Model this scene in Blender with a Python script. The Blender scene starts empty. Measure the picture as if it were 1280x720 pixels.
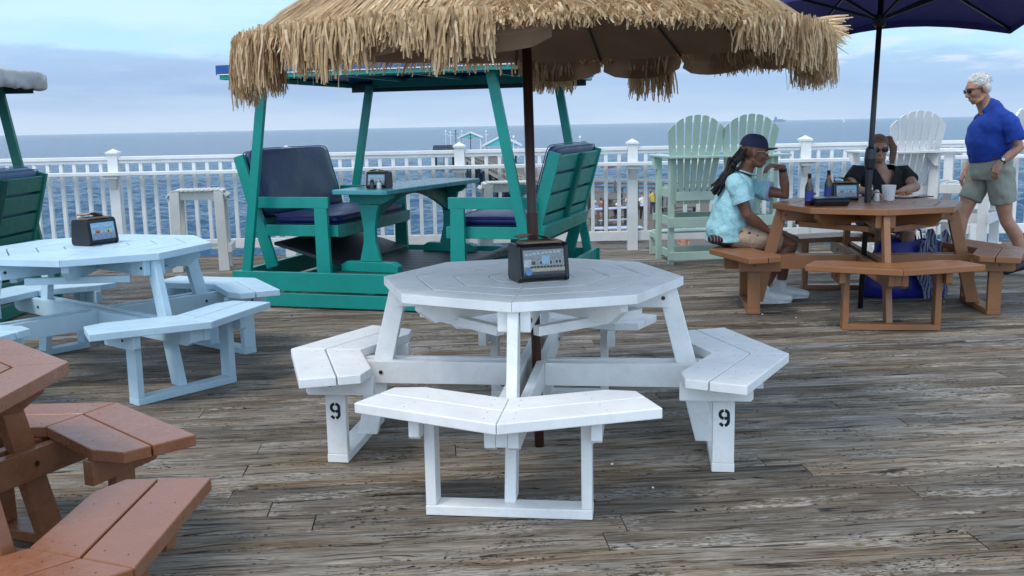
import bpy, bmesh, math, random
from mathutils import Vector, Matrix
import numpy as np
random.seed(7)
R = math.radians; PI = math.pi
sc = bpy.context.scene
COL = sc.collection
# ------------------------------------------------------------------ camera
F, PITCH, ROLL, EYE = 1259.0, 0.1602, -0.0196, 1.39
fw = Vector((0, math.cos(PITCH), -math.sin(PITCH)))
rt0 = Vector((1, 0, 0)); up0 = rt0.cross(fw)
rt = rt0*math.cos(ROLL) + up0*math.sin(ROLL)
up = -rt0*math.sin(ROLL) + up0*math.cos(ROLL)
cd = bpy.data.cameras.new('camera'); cam = bpy.data.objects.new('camera', cd); COL.objects.link(cam)
cam.matrix_world = Matrix((( rt.x, up.x, -fw.x, 0), (rt.y, up.y, -fw.y, 0), (rt.z, up.z, -fw.z, EYE), (0, 0, 0, 1)))
cd.sensor_width = 36; cd.lens = 36*F/1280; cd.clip_end = 60000; cd.clip_start = 0.05
sc.camera = cam
def at(x, y, Y):
    """point of the scene at depth Y that the survey measured at photo position x, y"""
    d = fw + rt*((x-640)/F) - up*((y-360)/F)
    return Vector((0, 0, EYE)) + d*(Y/d.y)
def atz(x, y, z):
    d = fw + rt*((x-640)/F) - up*((y-360)/F)
    return Vector((0, 0, EYE)) + d*((z-EYE)/d.z)
# ------------------------------------------------------------------ light
w = bpy.data.worlds.new('World'); sc.world = w; w.use_nodes = True
SUN_EL, SUN_AZ = 58, 226          # azimuth clockwise from +Y: behind the viewer
nt = w.node_tree; nt.nodes.clear(); L_ = nt.links.new
def wn(t, **k):
    n = nt.nodes.new(t)
    for a, b in k.items(): setattr(n, a, b)
    return n
def wmath(op, a, b=None, clamp=False):
    n = wn('ShaderNodeMath', operation=op); n.use_clamp = clamp
    for i, v in enumerate((a, b)):
        if v is None: continue
        if isinstance(v, (int, float)): n.inputs[i].default_value = v
        else: L_(v, n.inputs[i])
    return n.outputs[0]
def wramp(fac, stops, mode='LINEAR'):
    n = wn('ShaderNodeValToRGB'); n.color_ramp.interpolation = mode
    el = n.color_ramp.elements
    while len(el) < len(stops): el.new(0.5)
    for e, (p, c) in zip(el, stops):
        e.position = p; e.color = (*c, 1) if len(c) == 3 else c
    L_(fac, n.inputs[0]); return n.outputs[0]
def wmix(f, a, b):
    n = wn('ShaderNodeMix', data_type='RGBA')
    if isinstance(f, (int, float)): n.inputs[0].default_value = f
    else: L_(f, n.inputs[0])
    for i, v in ((6, a), (7, b)):
        if isinstance(v, tuple): n.inputs[i].default_value = (*v, 1)
        else: L_(v, n.inputs[i])
    return n.outputs[2]
sky = wn('ShaderNodeTexSky', sky_type='NISHITA'); sky.sun_disc = False
sky.sun_elevation = R(SUN_EL); sky.sun_rotation = R(SUN_AZ); sky.air_density = 1.0; sky.dust_density = 1.5; sky.ozone_density = 1.5
tc = wn('ShaderNodeTexCoord'); sep = wn('ShaderNodeSeparateXYZ'); L_(tc.outputs['Generated'], sep.inputs[0])
X, Z = sep.outputs[0], sep.outputs[2]
mp = wn('ShaderNodeMapping'); mp.inputs['Scale'].default_value = (2.6, 2.6, 17); L_(tc.outputs['Generated'], mp.inputs[0])
nz = wn('ShaderNodeTexNoise'); nz.inputs['Scale'].default_value = 1.5; nz.inputs['Detail'].default_value = 8; nz.inputs['Roughness'].default_value = .55
L_(mp.outputs[0], nz.inputs['Vector'])
mp2 = wn('ShaderNodeMapping'); mp2.inputs['Scale'].default_value = (7, 7, 40); mp2.inputs['Location'].default_value = (3, 1, 0); L_(tc.outputs['Generated'], mp2.inputs[0])
nz2 = wn('ShaderNodeTexNoise'); nz2.inputs['Scale'].default_value = 2.0; nz2.inputs['Detail'].default_value = 9; nz2.inputs['Roughness'].default_value = .6
L_(mp2.outputs[0], nz2.inputs['Vector'])
SK = 9.6
def c8(r, g, b, k=1.0):
    f = lambda v: ((v/255+0.055)/1.055)**2.4 if v > 10 else v/255/12.92
    return (f(r)*k, f(g)*k, f(b)*k)
zz = wmath('ADD', wmath('ADD', Z, wmath('MULTIPLY', X, .022)), wmath('MULTIPLY', wmath('SUBTRACT', nz.outputs[0], .48), .040))
zz = wmath('ADD', zz, wmath('MULTIPLY', wmath('SUBTRACT', nz2.outputs[0], .5), .026))
zs = wmath('MULTIPLY', zz, 7.0, True)           # 0..1 over elevations 0..8.2 degrees
grad = wramp(zs, [(0.0, c8(184, 203, 224)), (.12, c8(172, 194, 221)), (.30, c8(158, 186, 219)), (.42, c8(162, 192, 223)), (.52, c8(176, 216, 241)), (1.0, c8(164, 214, 244))], 'EASE')
# pale clouds with soft, pinkish edges
cl = wramp(nz2.outputs[0], [(.50, (0, 0, 0)), (.68, (1, 1, 1))], 'EASE')
band = wramp(wmath('MULTIPLY', Z, 7.0, True), [(.22, (0, 0, 0)), (.38, (1, 1, 1)), (.50, (.7, .7, .7)), (.95, (.35, .35, .35))])
side = wmath('ADD', wmath('MULTIPLY', X, .8), .55, True)
fac = wmath('MULTIPLY', wmath('MULTIPLY', cl, band), wmath('MULTIPLY', side, 1.0), True)
cir = wmath('MULTIPLY', wramp(nz.outputs[0], [(.40, (1, 1, 1)), (.60, (0, 0, 0))], 'EASE'), wramp(zs, [(.48, (0, 0, 0)), (.62, (.75, .75, .75))]))
grad = wmix(cir, grad, c8(196, 226, 245))
low = wmix(fac, grad, c8(210, 216, 232))
# darker blue grey bank on the left
dk = wramp(nz.outputs[0], [(.42, (0, 0, 0)), (.62, (1, 1, 1))], 'EASE')
left = wmath('ADD', wmath('MULTIPLY', X, -1.3), .35, True)
band2 = wramp(wmath('MULTIPLY', Z, 7.0, True), [(.12, (0, 0, 0)), (.26, (1, 1, 1)), (.42, (.8, .8, .8)), (.50, (.0, .0, .0))])
low = wmix(wmath('MULTIPLY', wmath('MULTIPLY', dk, band2), wmath('MULTIPLY', left, .9), True), low, c8(150, 173, 207))
lowk = wn('ShaderNodeVectorMath', operation='SCALE'); L_(low, lowk.inputs[0]); lowk.inputs['Scale'].default_value = SK
# high thin overcast over the Nishita sky
over = wramp(nz.outputs[0], [(.3, (4.6, 6.6, 9.4)), (.7, (7.4, 8.8, 10.6))])
hi = wmix(.72, sky.outputs[0], over)
tz = wramp(Z, [(.10, (0, 0, 0)), (.26, (1, 1, 1))], 'EASE')
allc = wmix(tz, lowk.outputs[0], hi)
glow = wramp(wmath('MULTIPLY', sep.outputs[1], -1.0, True), [(0, (1, 1, 1)), (1, (2.0, 1.95, 1.88))])   # the overcast is brightest on the sun's side
gm = wn('ShaderNodeVectorMath', operation='MULTIPLY'); L_(allc, gm.inputs[0]); L_(glow, gm.inputs[1])
bg = wn('ShaderNodeBackground'); bg.inputs['Strength'].default_value = .10; L_(gm.outputs[0], bg.inputs['Color'])
wo = wn('ShaderNodeOutputWorld'); L_(bg.outputs[0], wo.inputs[0])
sd = bpy.data.lights.new('sun', 'SUN'); sd.energy = 1.3; sd.angle = R(18); sd.color = (1, .92, .82)
so = bpy.data.objects.new('sun', sd); COL.objects.link(so)
sv = Vector((math.sin(R(SUN_AZ))*math.cos(R(SUN_EL)), math.cos(R(SUN_AZ))*math.cos(R(SUN_EL)), math.sin(R(SUN_EL))))
so.rotation_euler = sv.to_track_quat('Z', 'Y').to_euler()
sc.view_settings.view_transform = 'Standard'; sc.view_settings.look = 'None'
sc.view_settings.exposure = 0.40; sc.view_settings.gamma = 1
# ------------------------------------------------------------------ materials
MATS = {}
class NT:
    def __init__(s, name):
        s.m = bpy.data.materials.new(name); s.m.use_nodes = True; s.t = s.m.node_tree
        s.b = s.t.nodes['Principled BSDF']; s.l = s.t.links.new
    def n(s, t, **k):
        n = s.t.nodes.new(t)
        for a, b in k.items(): setattr(n, a, b)
        return n
    def coord(s, scale=(1, 1, 1), kind='Object', loc=(0, 0, 0)):
        c = s.n('ShaderNodeTexCoord'); m = s.n('ShaderNodeMapping'); m.inputs['Scale'].default_value = scale; m.inputs['Location'].default_value = loc
        s.l(c.outputs[kind], m.inputs[0]); return m.outputs[0]
    def noise(s, v, scale=5, detail=6, rough=.55, dist=0):
        n = s.n('ShaderNodeTexNoise'); s.l(v, n.inputs['Vector'])
        n.inputs['Scale'].default_value = scale; n.inputs['Detail'].default_value = detail; n.inputs['Roughness'].default_value = rough; n.inputs['Distortion'].default_value = dist
        return n.outputs[0]
    def ramp(s, f, stops, mode='LINEAR'):
        n = s.n('ShaderNodeValToRGB'); n.color_ramp.interpolation = mode; el = n.color_ramp.elements
        while len(el) < len(stops): el.new(.5)
        for e, (p, c) in zip(el, stops):
            if isinstance(c, (int, float)): c = (c, c, c)
            e.position = p; e.color = (*c, 1)
        s.l(f, n.inputs[0]); return n.outputs[0]
    def mix(s, f, a, b, mode='MIX'):
        n = s.n('ShaderNodeMix', data_type='RGBA', blend_type=mode)
        if isinstance(f, (int, float)): n.inputs[0].default_value = f
        else: s.l(f, n.inputs[0])
        for i, v in ((6, a), (7, b)):
            if isinstance(v, (tuple, list)): n.inputs[i].default_value = (*v[:3], 1)
            else: s.l(v, n.inputs[i])
        return n.outputs[2]
    def math(s, op, a, b=None, clamp=False):
        n = s.n('ShaderNodeMath', operation=op); n.use_clamp = clamp
        for i, v in enumerate((a, b)):
            if v is None: continue
            if isinstance(v, (int, float)): n.inputs[i].default_value = v
            else: s.l(v, n.inputs[i])
        return n.outputs[0]
    def bump(s, h, st=.3, d=.002):
        n = s.n('ShaderNodeBump'); n.inputs['Strength'].default_value = st; n.inputs['Distance'].default_value = d
        s.l(h, n.inputs['Height']); s.l(n.outputs[0], s.b.inputs['Normal']); return n
    def col(s, v):
        if isinstance(v, (tuple, list)): s.b.inputs['Base Color'].default_value = (*v[:3], 1)
        else: s.l(v, s.b.inputs['Base Color'])
    def rough(s, v):
        if isinstance(v, (int, float)): s.b.inputs['Roughness'].default_value = v
        else: s.l(v, s.b.inputs['Roughness'])
def plain(name, c, rough=.5, metal=0, var=.12, bump=.0, scale=18):
    if name in MATS: return MATS[name]
    a = NT(name); v = a.coord(); n = a.noise(v, scale, 5)
    d = tuple(x*(1-var) for x in c); e = tuple(min(1, x*(1+var)) for x in c)
    a.col(a.ramp(n, [(.3, d), (.7, e)])); a.rough(rough); a.b.inputs['Metallic'].default_value = metal
    if bump: a.bump(a.noise(v, scale*4, 4), bump, .003)
    MATS[name] = a.m; return a.m
def lumber(name, c, rough=.42, dirt=(.25, .22, .18), amt=.35, grain=.25):
    """painted or moulded lumber: mottled, scuffed, faint grain"""
    if name in MATS: return MATS[name]
    a = NT(name); v = a.coord()
    n1 = a.noise(v, 4, 6, .6); n2 = a.noise(v, 160, 4, .7); n3 = a.noise(v, 22, 7, .65, .4)
    base = a.ramp(n1, [(.3, tuple(x*.88 for x in c)), (.7, tuple(min(1, x*1.06) for x in c))])
    sp = a.ramp(n3, [(.48, 0), (.70, 1)])
    sp = a.math('MULTIPLY', sp, a.ramp(n2, [(.42, .25), (.62, 1)]))
    a.col(a.mix(a.math('MULTIPLY', sp, amt), base, dirt))
    a.rough(a.ramp(n3, [(.3, rough-.07), (.7, rough+.15)]))
    h = a.math('ADD', a.math('MULTIPLY', n2, .5), n3); a.bump(h, grain, .002)
    MATS[name] = a.m; return a.m
WHITE = lumber('white_lumber', (.86, .86, .85), .42, (.40, .37, .32), .24)
BLUE = lumber('pale_blue_lumber', (.50, .67, .77), .40, (.28, .40, .48), .22)
ORANGE = lumber('orange_brown_lumber', (.29, .125, .052), .36, (.18, .08, .04), .35)
BROWN = lumber('red_brown_lumber', (.275, .102, .047), .25, (.45, .32, .26), .22)
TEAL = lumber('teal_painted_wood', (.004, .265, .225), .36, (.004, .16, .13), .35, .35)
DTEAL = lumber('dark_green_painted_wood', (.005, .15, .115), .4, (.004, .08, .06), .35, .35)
MINT = lumber('mint_lumber', (.45, .60, .515), .45, (.36, .5, .42), .22)
RAILW = lumber('white_vinyl', (.78, .79, .79), .38, (.5, .5, .48), .15, .05)
CREAM = lumber('off_white_lumber', (.66, .66, .62), .5, (.4, .38, .32), .25)
def vinyl(name, c, sheen=.3):
    a = NT(name); v = a.coord(); n = a.noise(v, 3.5, 6, .6, .3); n2 = a.noise(v, 300, 2)
    a.col(a.ramp(n, [(.3, tuple(x*.8 for x in c)), (.75, tuple(min(1, x*1.45+.008) for x in c))]))
    a.b.inputs['Specular IOR Level'].default_value = .38; a.rough(a.ramp(n, [(.3, .32), (.7, .5)])); a.bump(a.math('ADD', a.noise(v, 9, 4, .5, .6), a.math('MULTIPLY', n2, .05)), .45, .012)
    MATS[name] = a.m; return a.m
CUSH = vinyl('navy_vinyl', (.009, .034, .095))
CUSHB = vinyl('royal_blue_vinyl', (.007, .018, .115))
BLUECANOPY = vinyl('blue_canopy_vinyl', (.018, .085, .27))
GREYCANOPY = vinyl('grey_canopy_fabric', (.42, .40, .39))
BLACKP = plain('black_plastic', (.012, .013, .017), .34)
BLACKM = plain('black_metal', (.013, .013, .015), .38)
BOLT = plain('dark_bolt', (.06, .055, .05), .4, .8)
KRAFT = plain('kraft_paper', (.34, .235, .15), .8, var=.25, bump=.5)
PAPERW = plain('white_paper', (.75, .75, .73), .7)
def poleMat():
    a = NT('brown_pole'); v = a.coord((30, 30, 1.5)); n = a.noise(v, 3, 5)
    a.col(a.ramp(n, [(.3, (.035, .012, .009)), (.7, (.075, .028, .018))])); a.rough(.42); a.bump(n, .2, .002); return a.m
POLE = poleMat()
def fabric(name, c, rough=.85, var=.15, scale=350, tr=0.0, wr=.35):
    if name in MATS: return MATS[name]
    a = NT(name); v = a.coord(); n = a.noise(v, 6, 4, .5, .4); w = a.noise(v, scale, 2)
    a.col(a.ramp(n, [(.3, tuple(x*(1-var) for x in c)), (.7, tuple(min(1, x*(1+var)) for x in c))])); a.rough(rough)
    a.bump(a.math('ADD', a.math('MULTIPLY', n, 1.0), a.math('MULTIPLY', w, .06)), wr, .02)
    if tr:
        t = a.n('ShaderNodeBsdfTranslucent'); t.inputs[0].default_value = (*c, 1)
        mx = a.n('ShaderNodeMixShader'); mx.inputs[0].default_value = tr
        o = a.t.nodes['Material Output']; a.l(a.b.outputs[0], mx.inputs[1]); a.l(t.outputs[0], mx.inputs[2]); a.l(mx.outputs[0], o.inputs[0])
    MATS[name] = a.m; return a.m
# ------------------------------------------------------------------ mesh helpers
class MB:
    def __init__(s): s.v = []; s.f = []; s.mi = []; s.cur = 0
    def add(s, vs, fs):
        o = len(s.v); s.v += [tuple(p) for p in vs]; s.f += [tuple(i+o for i in f) for f in fs]; s.mi += [s.cur]*len(fs); return s
    def obox(s, c, a, b, d):
        c, a, b, d = map(Vector, (c, a, b, d))
        vs = [c+sx*a+sy*b+sz*d for sz in (-1, 1) for sy in (-1, 1) for sx in (-1, 1)]
        fl = a.cross(b).dot(d) > 0
        fs = [(0, 2, 3, 1), (4, 5, 7, 6), (0, 1, 5, 4), (2, 6, 7, 3), (0, 4, 6, 2), (1, 3, 7, 5)]
        return s.add(vs, fs if fl else [f[::-1] for f in fs])
    def box(s, x0, x1, y0, y1, z0, z1):
        return s.obox(((x0+x1)/2, (y0+y1)/2, (z0+z1)/2), ((x1-x0)/2, 0, 0), (0, (y1-y0)/2, 0), (0, 0, (z1-z0)/2))
    def bar(s, p, q, w, h, side=(1, 0, 0)):
        """board from p to q: w across 'side', h across the other way"""
        p, q = Vector(p), Vector(q); t = (q-p); l = t.length; t.normalize(); sd = Vector(side); sd = (sd-t*sd.dot(t)).normalized(); u = t.cross(sd)
        return s.obox((p+q)/2, sd*w/2, u*h/2, t*l/2)
    def prism(s, poly, fn, t0, t1):
        """poly: list of 2-D points, fn(a,b,t)->3-D"""
        n = len(poly); vs = [fn(a, b, t0) for a, b in poly]+[fn(a, b, t1) for a, b in poly]
        fs = [tuple(range(n))[::-1], tuple(range(n, 2*n))]+[(i, (i+1) % n, (i+1) % n+n, i+n) for i in range(n)]
        A = Vector(fn(1, 0, 0))-Vector(fn(0, 0, 0)); B = Vector(fn(0, 1, 0))-Vector(fn(0, 0, 0)); T = Vector(fn(0, 0, 1))-Vector(fn(0, 0, 0))
        ar = sum(poly[i][0]*poly[(i+1) % n][1]-poly[(i+1) % n][0]*poly[i][1] for i in range(n))
        if (A.cross(B).dot(T) > 0) != ((ar > 0) == (t1 > t0)): fs = [f[::-1] for f in fs]
        return s.add(vs, fs)
    def tube(s, pts, rad, seg=12, cap=True, side=None, flat=1.0):
        """loft round rings along pts; rad: number or list of r or (ra, rb)"""
        pts = [Vector(p) for p in pts]; n = len(pts)
        if not isinstance(rad, (list, tuple)): rad = [rad]*n
        sref = Vector(side) if side is not None else None; vs = []; prev = None
        for i, p in enumerate(pts):
            t = (pts[min(i+1, n-1)]-pts[max(i-1, 0)]).normalized()
            if sref is None:
                ref = prev if prev is not None else (Vector((1, 0, 0)) if abs(t.x) < .9 else Vector((0, 1, 0)))
            else: ref = sref
            a = (ref-t*ref.dot(t))
            if a.length < 1e-4: a = Vector((0, 1, 0))-t*t.y
            a.normalize(); prev = a; b = t.cross(a)
            r = rad[i]; ra, rb = r if isinstance(r, (tuple, list)) else (r, r*flat)
            for k in range(seg):
                th = 2*PI*k/seg; vs.append(p+a*ra*math.cos(th)+b*rb*math.sin(th))
        fs = [(i*seg+k, i*seg+(k+1) % seg, (i+1)*seg+(k+1) % seg, (i+1)*seg+k) for i in range(n-1) for k in range(seg)]
        if cap: fs += [tuple(range(seg))[::-1], tuple((n-1)*seg+k for k in range(seg))]
        return s.add(vs, fs)
    def ball(s, c, r, seg=16, rings=10, M=None):
        c = Vector(c); rx, ry, rz = r if isinstance(r, (tuple, list)) else (r, r, r); vs = []
        for i in range(rings+1):
            ph = PI*i/rings
            for k in range(seg):
                th = 2*PI*k/seg; p = Vector((rx*math.sin(ph)*math.cos(th), ry*math.sin(ph)*math.sin(th), rz*math.cos(ph)))
                vs.append(c+(M @ p if M else p))
        fs = [(i*seg+k, (i+1)*seg+k, (i+1)*seg+(k+1) % seg, i*seg+(k+1) % seg) for i in range(rings) for k in range(seg)]
        return s.add(vs, fs)
    def lathe(s, prof, o=(0, 0, 0), seg=20):
        o = Vector(o); n = len(prof)
        vs = [o+Vector((r*math.cos(2*PI*k/seg), r*math.sin(2*PI*k/seg), z)) for r, z in prof for k in range(seg)]
        fs = [(i*seg+k, i*seg+(k+1) % seg, (i+1)*seg+(k+1) % seg, (i+1)*seg+k) for i in range(n-1) for k in range(seg)]
        fs += [tuple(range(seg))[::-1], tuple((n-1)*seg+k for k in range(seg))]
        return s.add(vs, fs)
    def mesh(s, name, mats):
        me = bpy.data.meshes.new(name); me.from_pydata(s.v, [], s.f); me.validate(clean_customdata=False)
        for m in (mats if isinstance(mats, (list, tuple)) else [mats]): me.materials.append(m)
        if max(s.mi, default=0) > 0:
            for p, i in zip(me.polygons, s.mi): p.material_index = i
        me.update(); return me
    def build(s, name, mats, parent=None, bevel=0, folds=0, smooth=False, remesh=0, smo=0, seg=2, sub=0):
        me = s.mesh(name, mats); o = bpy.data.objects.new(name, me); COL.objects.link(o)
        if parent is not None: o.parent = parent
        if bevel:
            b = o.modifiers.new('bevel', 'BEVEL'); b.width = bevel; b.segments = seg; b.limit_method = 'ANGLE'; b.angle_limit = R(35); b.harden_normals = False
        if remesh:
            b = o.modifiers.new('remesh', 'REMESH'); b.mode = 'VOXEL'; b.voxel_size = remesh; b.use_smooth_shade = True
            if smo:
                q = o.modifiers.new('smooth', 'SMOOTH'); q.factor = .6; q.iterations = smo
        if folds:
            tx = bpy.data.textures.get('cloth_folds') or bpy.data.textures.new('cloth_folds', 'CLOUDS'); tx.noise_scale = .11; tx.noise_depth = 1
            q = o.modifiers.new('folds', 'DISPLACE'); q.texture = tx; q.strength = folds; q.mid_level = .5; q.texture_coords = 'LOCAL'
        if sub:
            b = o.modifiers.new('sub', 'SUBSURF'); b.levels = sub; b.render_levels = sub
        if smooth:
            me.polygons.foreach_set('use_smooth', [True]*len(me.polygons))
        return o
def tag(o, label=None, cat=None, group=None, kind=None):
    if label: o['label'] = label
    if cat: o['category'] = cat
    if group: o['group'] = group
    if kind: o['kind'] = kind
    return o
def thing(name, label, cat, loc=(0, 0, 0), rz=0, group=None):
    o = bpy.data.objects.new(name, None); o.empty_display_size = .1; COL.objects.link(o)
    o.location = loc; o.rotation_euler = (0, 0, rz); return tag(o, label, cat, group)
def copytree(o, parent=None):
    c = o.copy(); COL.objects.link(c); c.parent = parent
    for ch in o.children: copytree(ch, c)
    return c
def dup(root, loc, rz, label, group=None, scale=None):
    c = copytree(root); c.location = loc; c.rotation_euler = (0, 0, rz); c['label'] = label
    if group: c['group'] = group
    if scale: c.scale = (scale,)*3
    return c
# ------------------------------------------------------------------ deck, sea
def deck_material():
    a = NT('weathered_deck_boards')
    c = a.n('ShaderNodeTexCoord'); at_ = a.n('ShaderNodeAttribute'); at_.attribute_name = 'board'
    off = a.n('ShaderNodeVectorMath', operation='SCALE'); a.l(at_.outputs['Color'], off.inputs[0]); off.inputs['Scale'].default_value = 37
    add = a.n('ShaderNodeVectorMath', operation='ADD'); a.l(c.outputs['Object'], add.inputs[0]); a.l(off.outputs[0], add.inputs[1])
    def mp(sx, sy):
        m = a.n('ShaderNodeMapping'); m.inputs['Scale'].default_value = (sx, sy, 1); a.l(add.outputs[0], m.inputs[0]); return m.outputs[0]
    warp = a.noise(mp(1.5, 8), 1.3, 3)
    def mpw(sx, sy, k):
        m = a.n('ShaderNodeMapping'); m.inputs['Scale'].default_value = (sx, sy, 1); a.l(add.outputs[0], m.inputs[0])
        w = a.n('ShaderNodeCombineXYZ'); a.l(a.math('MULTIPLY', warp, k), w.inputs[1]); v = a.n('ShaderNodeVectorMath', operation='ADD'); a.l(m.outputs[0], v.inputs[0]); a.l(w.outputs[0], v.inputs[1]); return v.outputs[0]
    streak = a.noise(mpw(1.9, 36, 3.4), 1, 12, .76)       # long grain
    fine = a.noise(mpw(5, 170, 12), 1, 5, .7)             # fine grain
    patch = a.noise(mp(1.1, 5.5), 1.2, 5, .6)
    big = a.noise(mp(.35, .5), 1.1, 3)
    crack = a.noise(mpw(2.6, 70, 7), 1, 4, .6)
    base = a.ramp(streak, [(.32, (.075, .064, .053)), (.42, (.22, .192, .160)), (.53, (.345, .312, .268)), (.68, (.47, .44, .395))])
    warm = a.ramp(streak, [(.32, (.065, .044, .027)), (.44, (.180, .130, .083)), (.56, (.315, .245, .17)), (.70, (.42, .35, .265))])
    grey = a.mix(a.ramp(patch, [(.43, 0), (.62, .92)]), base, warm)
    pale = a.ramp(streak, [(.32, (.17, .17, .165)), (.46, (.42, .42, .415)), (.62, (.66, .66, .65))])
    sepc = a.n('ShaderNodeSeparateColor'); a.l(at_.outputs['Color'], sepc.inputs[0])
    pf = a.math('MULTIPLY', a.ramp(sepc.outputs[0], [(.68, 0), (1, .8)]), a.ramp(patch, [(.35, 1), (.55, .25)]))
    col = a.mix(pf, grey, pale)
    tone = a.ramp(sepc.outputs[1], [(0, (.48, .462, .444)), (1, (1.02, .97, .91))])
    col = a.mix(1, col, tone, 'MULTIPLY')
    col = a.mix(1, col, a.ramp(big, [(.35, .86), (.65, 1.08)]), 'MULTIPLY')
    col = a.mix(1, col, a.ramp(fine, [(.36, .55), (.50, .98), (.62, 1.15)]), 'MULTIPLY')
    # dark checks and cracks
    crack2 = a.noise(mpw(4.5, 150, 12), 1, 3, .6)
    ck = a.math('MAXIMUM', a.ramp(crack, [(.365, 1), (.395, 0)]), a.math('MULTIPLY', a.ramp(crack2, [(.33, 1), (.37, 0)]), .8))
    col = a.mix(a.math('MULTIPLY', ck, .85), col, (.012, .010, .008))
    # worn places where the surface has broken into pale flakes with black pits
    zone = a.ramp(a.noise(mp(.9, 3.2), 1.9, 3), [(.54, 0), (.63, 1)])
    vor = a.n('ShaderNodeTexVoronoi', feature='DISTANCE_TO_EDGE'); a.l(mpw(42, 85, 3), vor.inputs['Vector']); vor.inputs['Scale'].default_value = 1
    flake = a.noise(mpw(30, 120, 5), 1, 3, .6)
    col = a.mix(a.math('MULTIPLY', zone, a.ramp(flake, [(.45, 0), (.55, .6)])), col, (.46, .43, .38))
    pitn = a.noise(mpw(48, 105, 3), 1, 2, .5)
    pit = a.math('MULTIPLY', a.ramp(a.noise(mp(1.1, 4.2), 2.3, 3), [(.52, 0), (.60, 1)]), a.ramp(pitn, [(.36, 1), (.40, 0)]))
    col = a.mix(pit, col, (.012, .010, .009))
    sx_ = a.n('ShaderNodeSeparateXYZ'); a.l(c.outputs['Object'], sx_.inputs[0])
    fx = a.math('SUBTRACT', a.math('MULTIPLY', a.math('FRACT', a.math('DIVIDE', sx_.outputs[0], .41)), .41), .205)
    fy = a.math('SUBTRACT', a.math('ABSOLUTE', a.math('SUBTRACT', a.math('MULTIPLY', a.math('FRACT', a.math('DIVIDE', a.math('SUBTRACT', sx_.outputs[1], .6), .148)), .148), .074)), .043)
    dd = a.math('SQRT', a.math('ADD', a.math('MULTIPLY', fx, fx), a.math('MULTIPLY', fy, fy)))
    col = a.mix(a.ramp(dd, [(.0034, .9), (.0052, 0)]), col, (.02, .016, .014))
    a.col(col); a.rough(a.ramp(streak, [(.3, .85), (.7, .68)])); a.b.inputs['Specular IOR Level'].default_value = .22
    h = a.math('SUBTRACT', a.math('ADD', streak, a.math('MULTIPLY', fine, .35)), a.math('ADD', a.math('MULTIPLY', ck, .5), a.math('MULTIPLY', pit, .5)))
    a.bump(h, 1.0, .009)
    return a.m
DECKM = deck_material()
DROT = R(4.4)
def make_deck():
    mb = MB(); cols = []; pw = .148
    v0 = 0.6
    for i in range(-2, 80):
        y0 = v0+i*pw; x = -11-random.random()*3
        while x < 12:
            ln = random.choice((2.4, 3.0, 3.6, 4.2, 4.8))*random.uniform(.93, 1.07); x1 = x+ln
            # clip to deck outline roughly (rail edge rotated)
            g = .0034; dz = random.uniform(-.0022, .0015); tl = random.uniform(-.0012, .0012)
            def P(u, v, z):
                return (u, v, z)
            r = (random.random(), random.random(), random.random())
            y1 = y0+pw
            cr = .0035
            vs = []
            for u in (x+.002, x1-.002):
                vs += [(u, y0+g, -.03), (u, y0+g, -cr+dz), (u, y0+g+cr*1.2, dz-tl), (u, y1-g-cr*1.2, dz+tl), (u, y1-g, -cr+dz), (u, y1-g, -.03)]
            # cut at rail line: world y < 11.27
            cx_, sx_ = math.cos(DROT), math.sin(DROT)
            yw = max(v[0]*sx_+v[1]*cx_ for v in vs)
            if min(v[0]*sx_+v[1]*cx_ for v in vs) < 11.30 and x1 > -10:
                if yw > 11.30:
                    nv = []
                    for (u, v, z) in vs:
                        lim = (11.30-v*cx_)/sx_; nv.append((min(u, lim), v, z))
                    vs = nv
                    if vs[6][0]-vs[0][0] < .02: x = x1; continue
                fs = [(0, 6, 7, 1), (1, 7, 8, 2), (2, 8, 9, 3), (3, 9, 10, 4), (4, 10, 11, 5), (0, 1, 2, 3, 4, 5), (11, 10, 9, 8, 7, 6)]
                mb.add(vs, fs); cols += [r]*12
            x = x1
    me = mb.mesh('deck', DECKM)
    ca = me.color_attributes.new('board', 'FLOAT_COLOR', 'POINT')
    ca.data.foreach_set('color', [c for r in cols for c in (*r, 1)])
    o = bpy.data.objects.new('deck', me); COL.objects.link(o); o.rotation_euler.z = DROT
    tag(o, kind='structure')
make_deck()
dj = MB(); dj.box(-11, 12, -1, 11.2, -.34, -.13); dj.box(-11, 12, 11.30, 11.34, -.30, -.03)
tag(dj.build('deck_frame', plain('old_joists', (.02, .017, .014), .8, bump=.4)), kind='structure')
def sea_material():
    a = NT('sea_water'); c = a.n('ShaderNodeTexCoord')
    def mp(sx, sy, rz=0):
        m = a.n('ShaderNodeMapping'); m.inputs['Scale'].default_value = (sx, sy, 1); m.inputs['Rotation'].default_value = (0, 0, rz); a.l(c.outputs['Object'], m.inputs[0]); return m.outputs[0]
    n1 = a.noise(mp(.35, .9, .25), 1, 5, .6, .5); n2 = a.noise(mp(.07, .22, .1), 1, 4, .55, .4); n3 = a.noise(mp(1.3, 2.8, .4), 1, 4, .6, .3)
    b = a.noise(mp(.004, .02), 1, 4)
    a.col(a.ramp(b, [(.3, (.022, .080, .150)), (.7, (.036, .110, .195))])); a.rough(.08); a.b.inputs['Specular IOR Level'].default_value = .22
    h = a.math('ADD', a.math('ADD', a.math('MULTIPLY', n1, .55), a.math('MULTIPLY', n2, 1.6)), a.math('MULTIPLY', n3, .16))
    bp = a.bump(h, 1.0, 1.5); a.b.inputs['IOR'].default_value = 1.33
    return a.m
SEA_Z = -8.0
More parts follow.
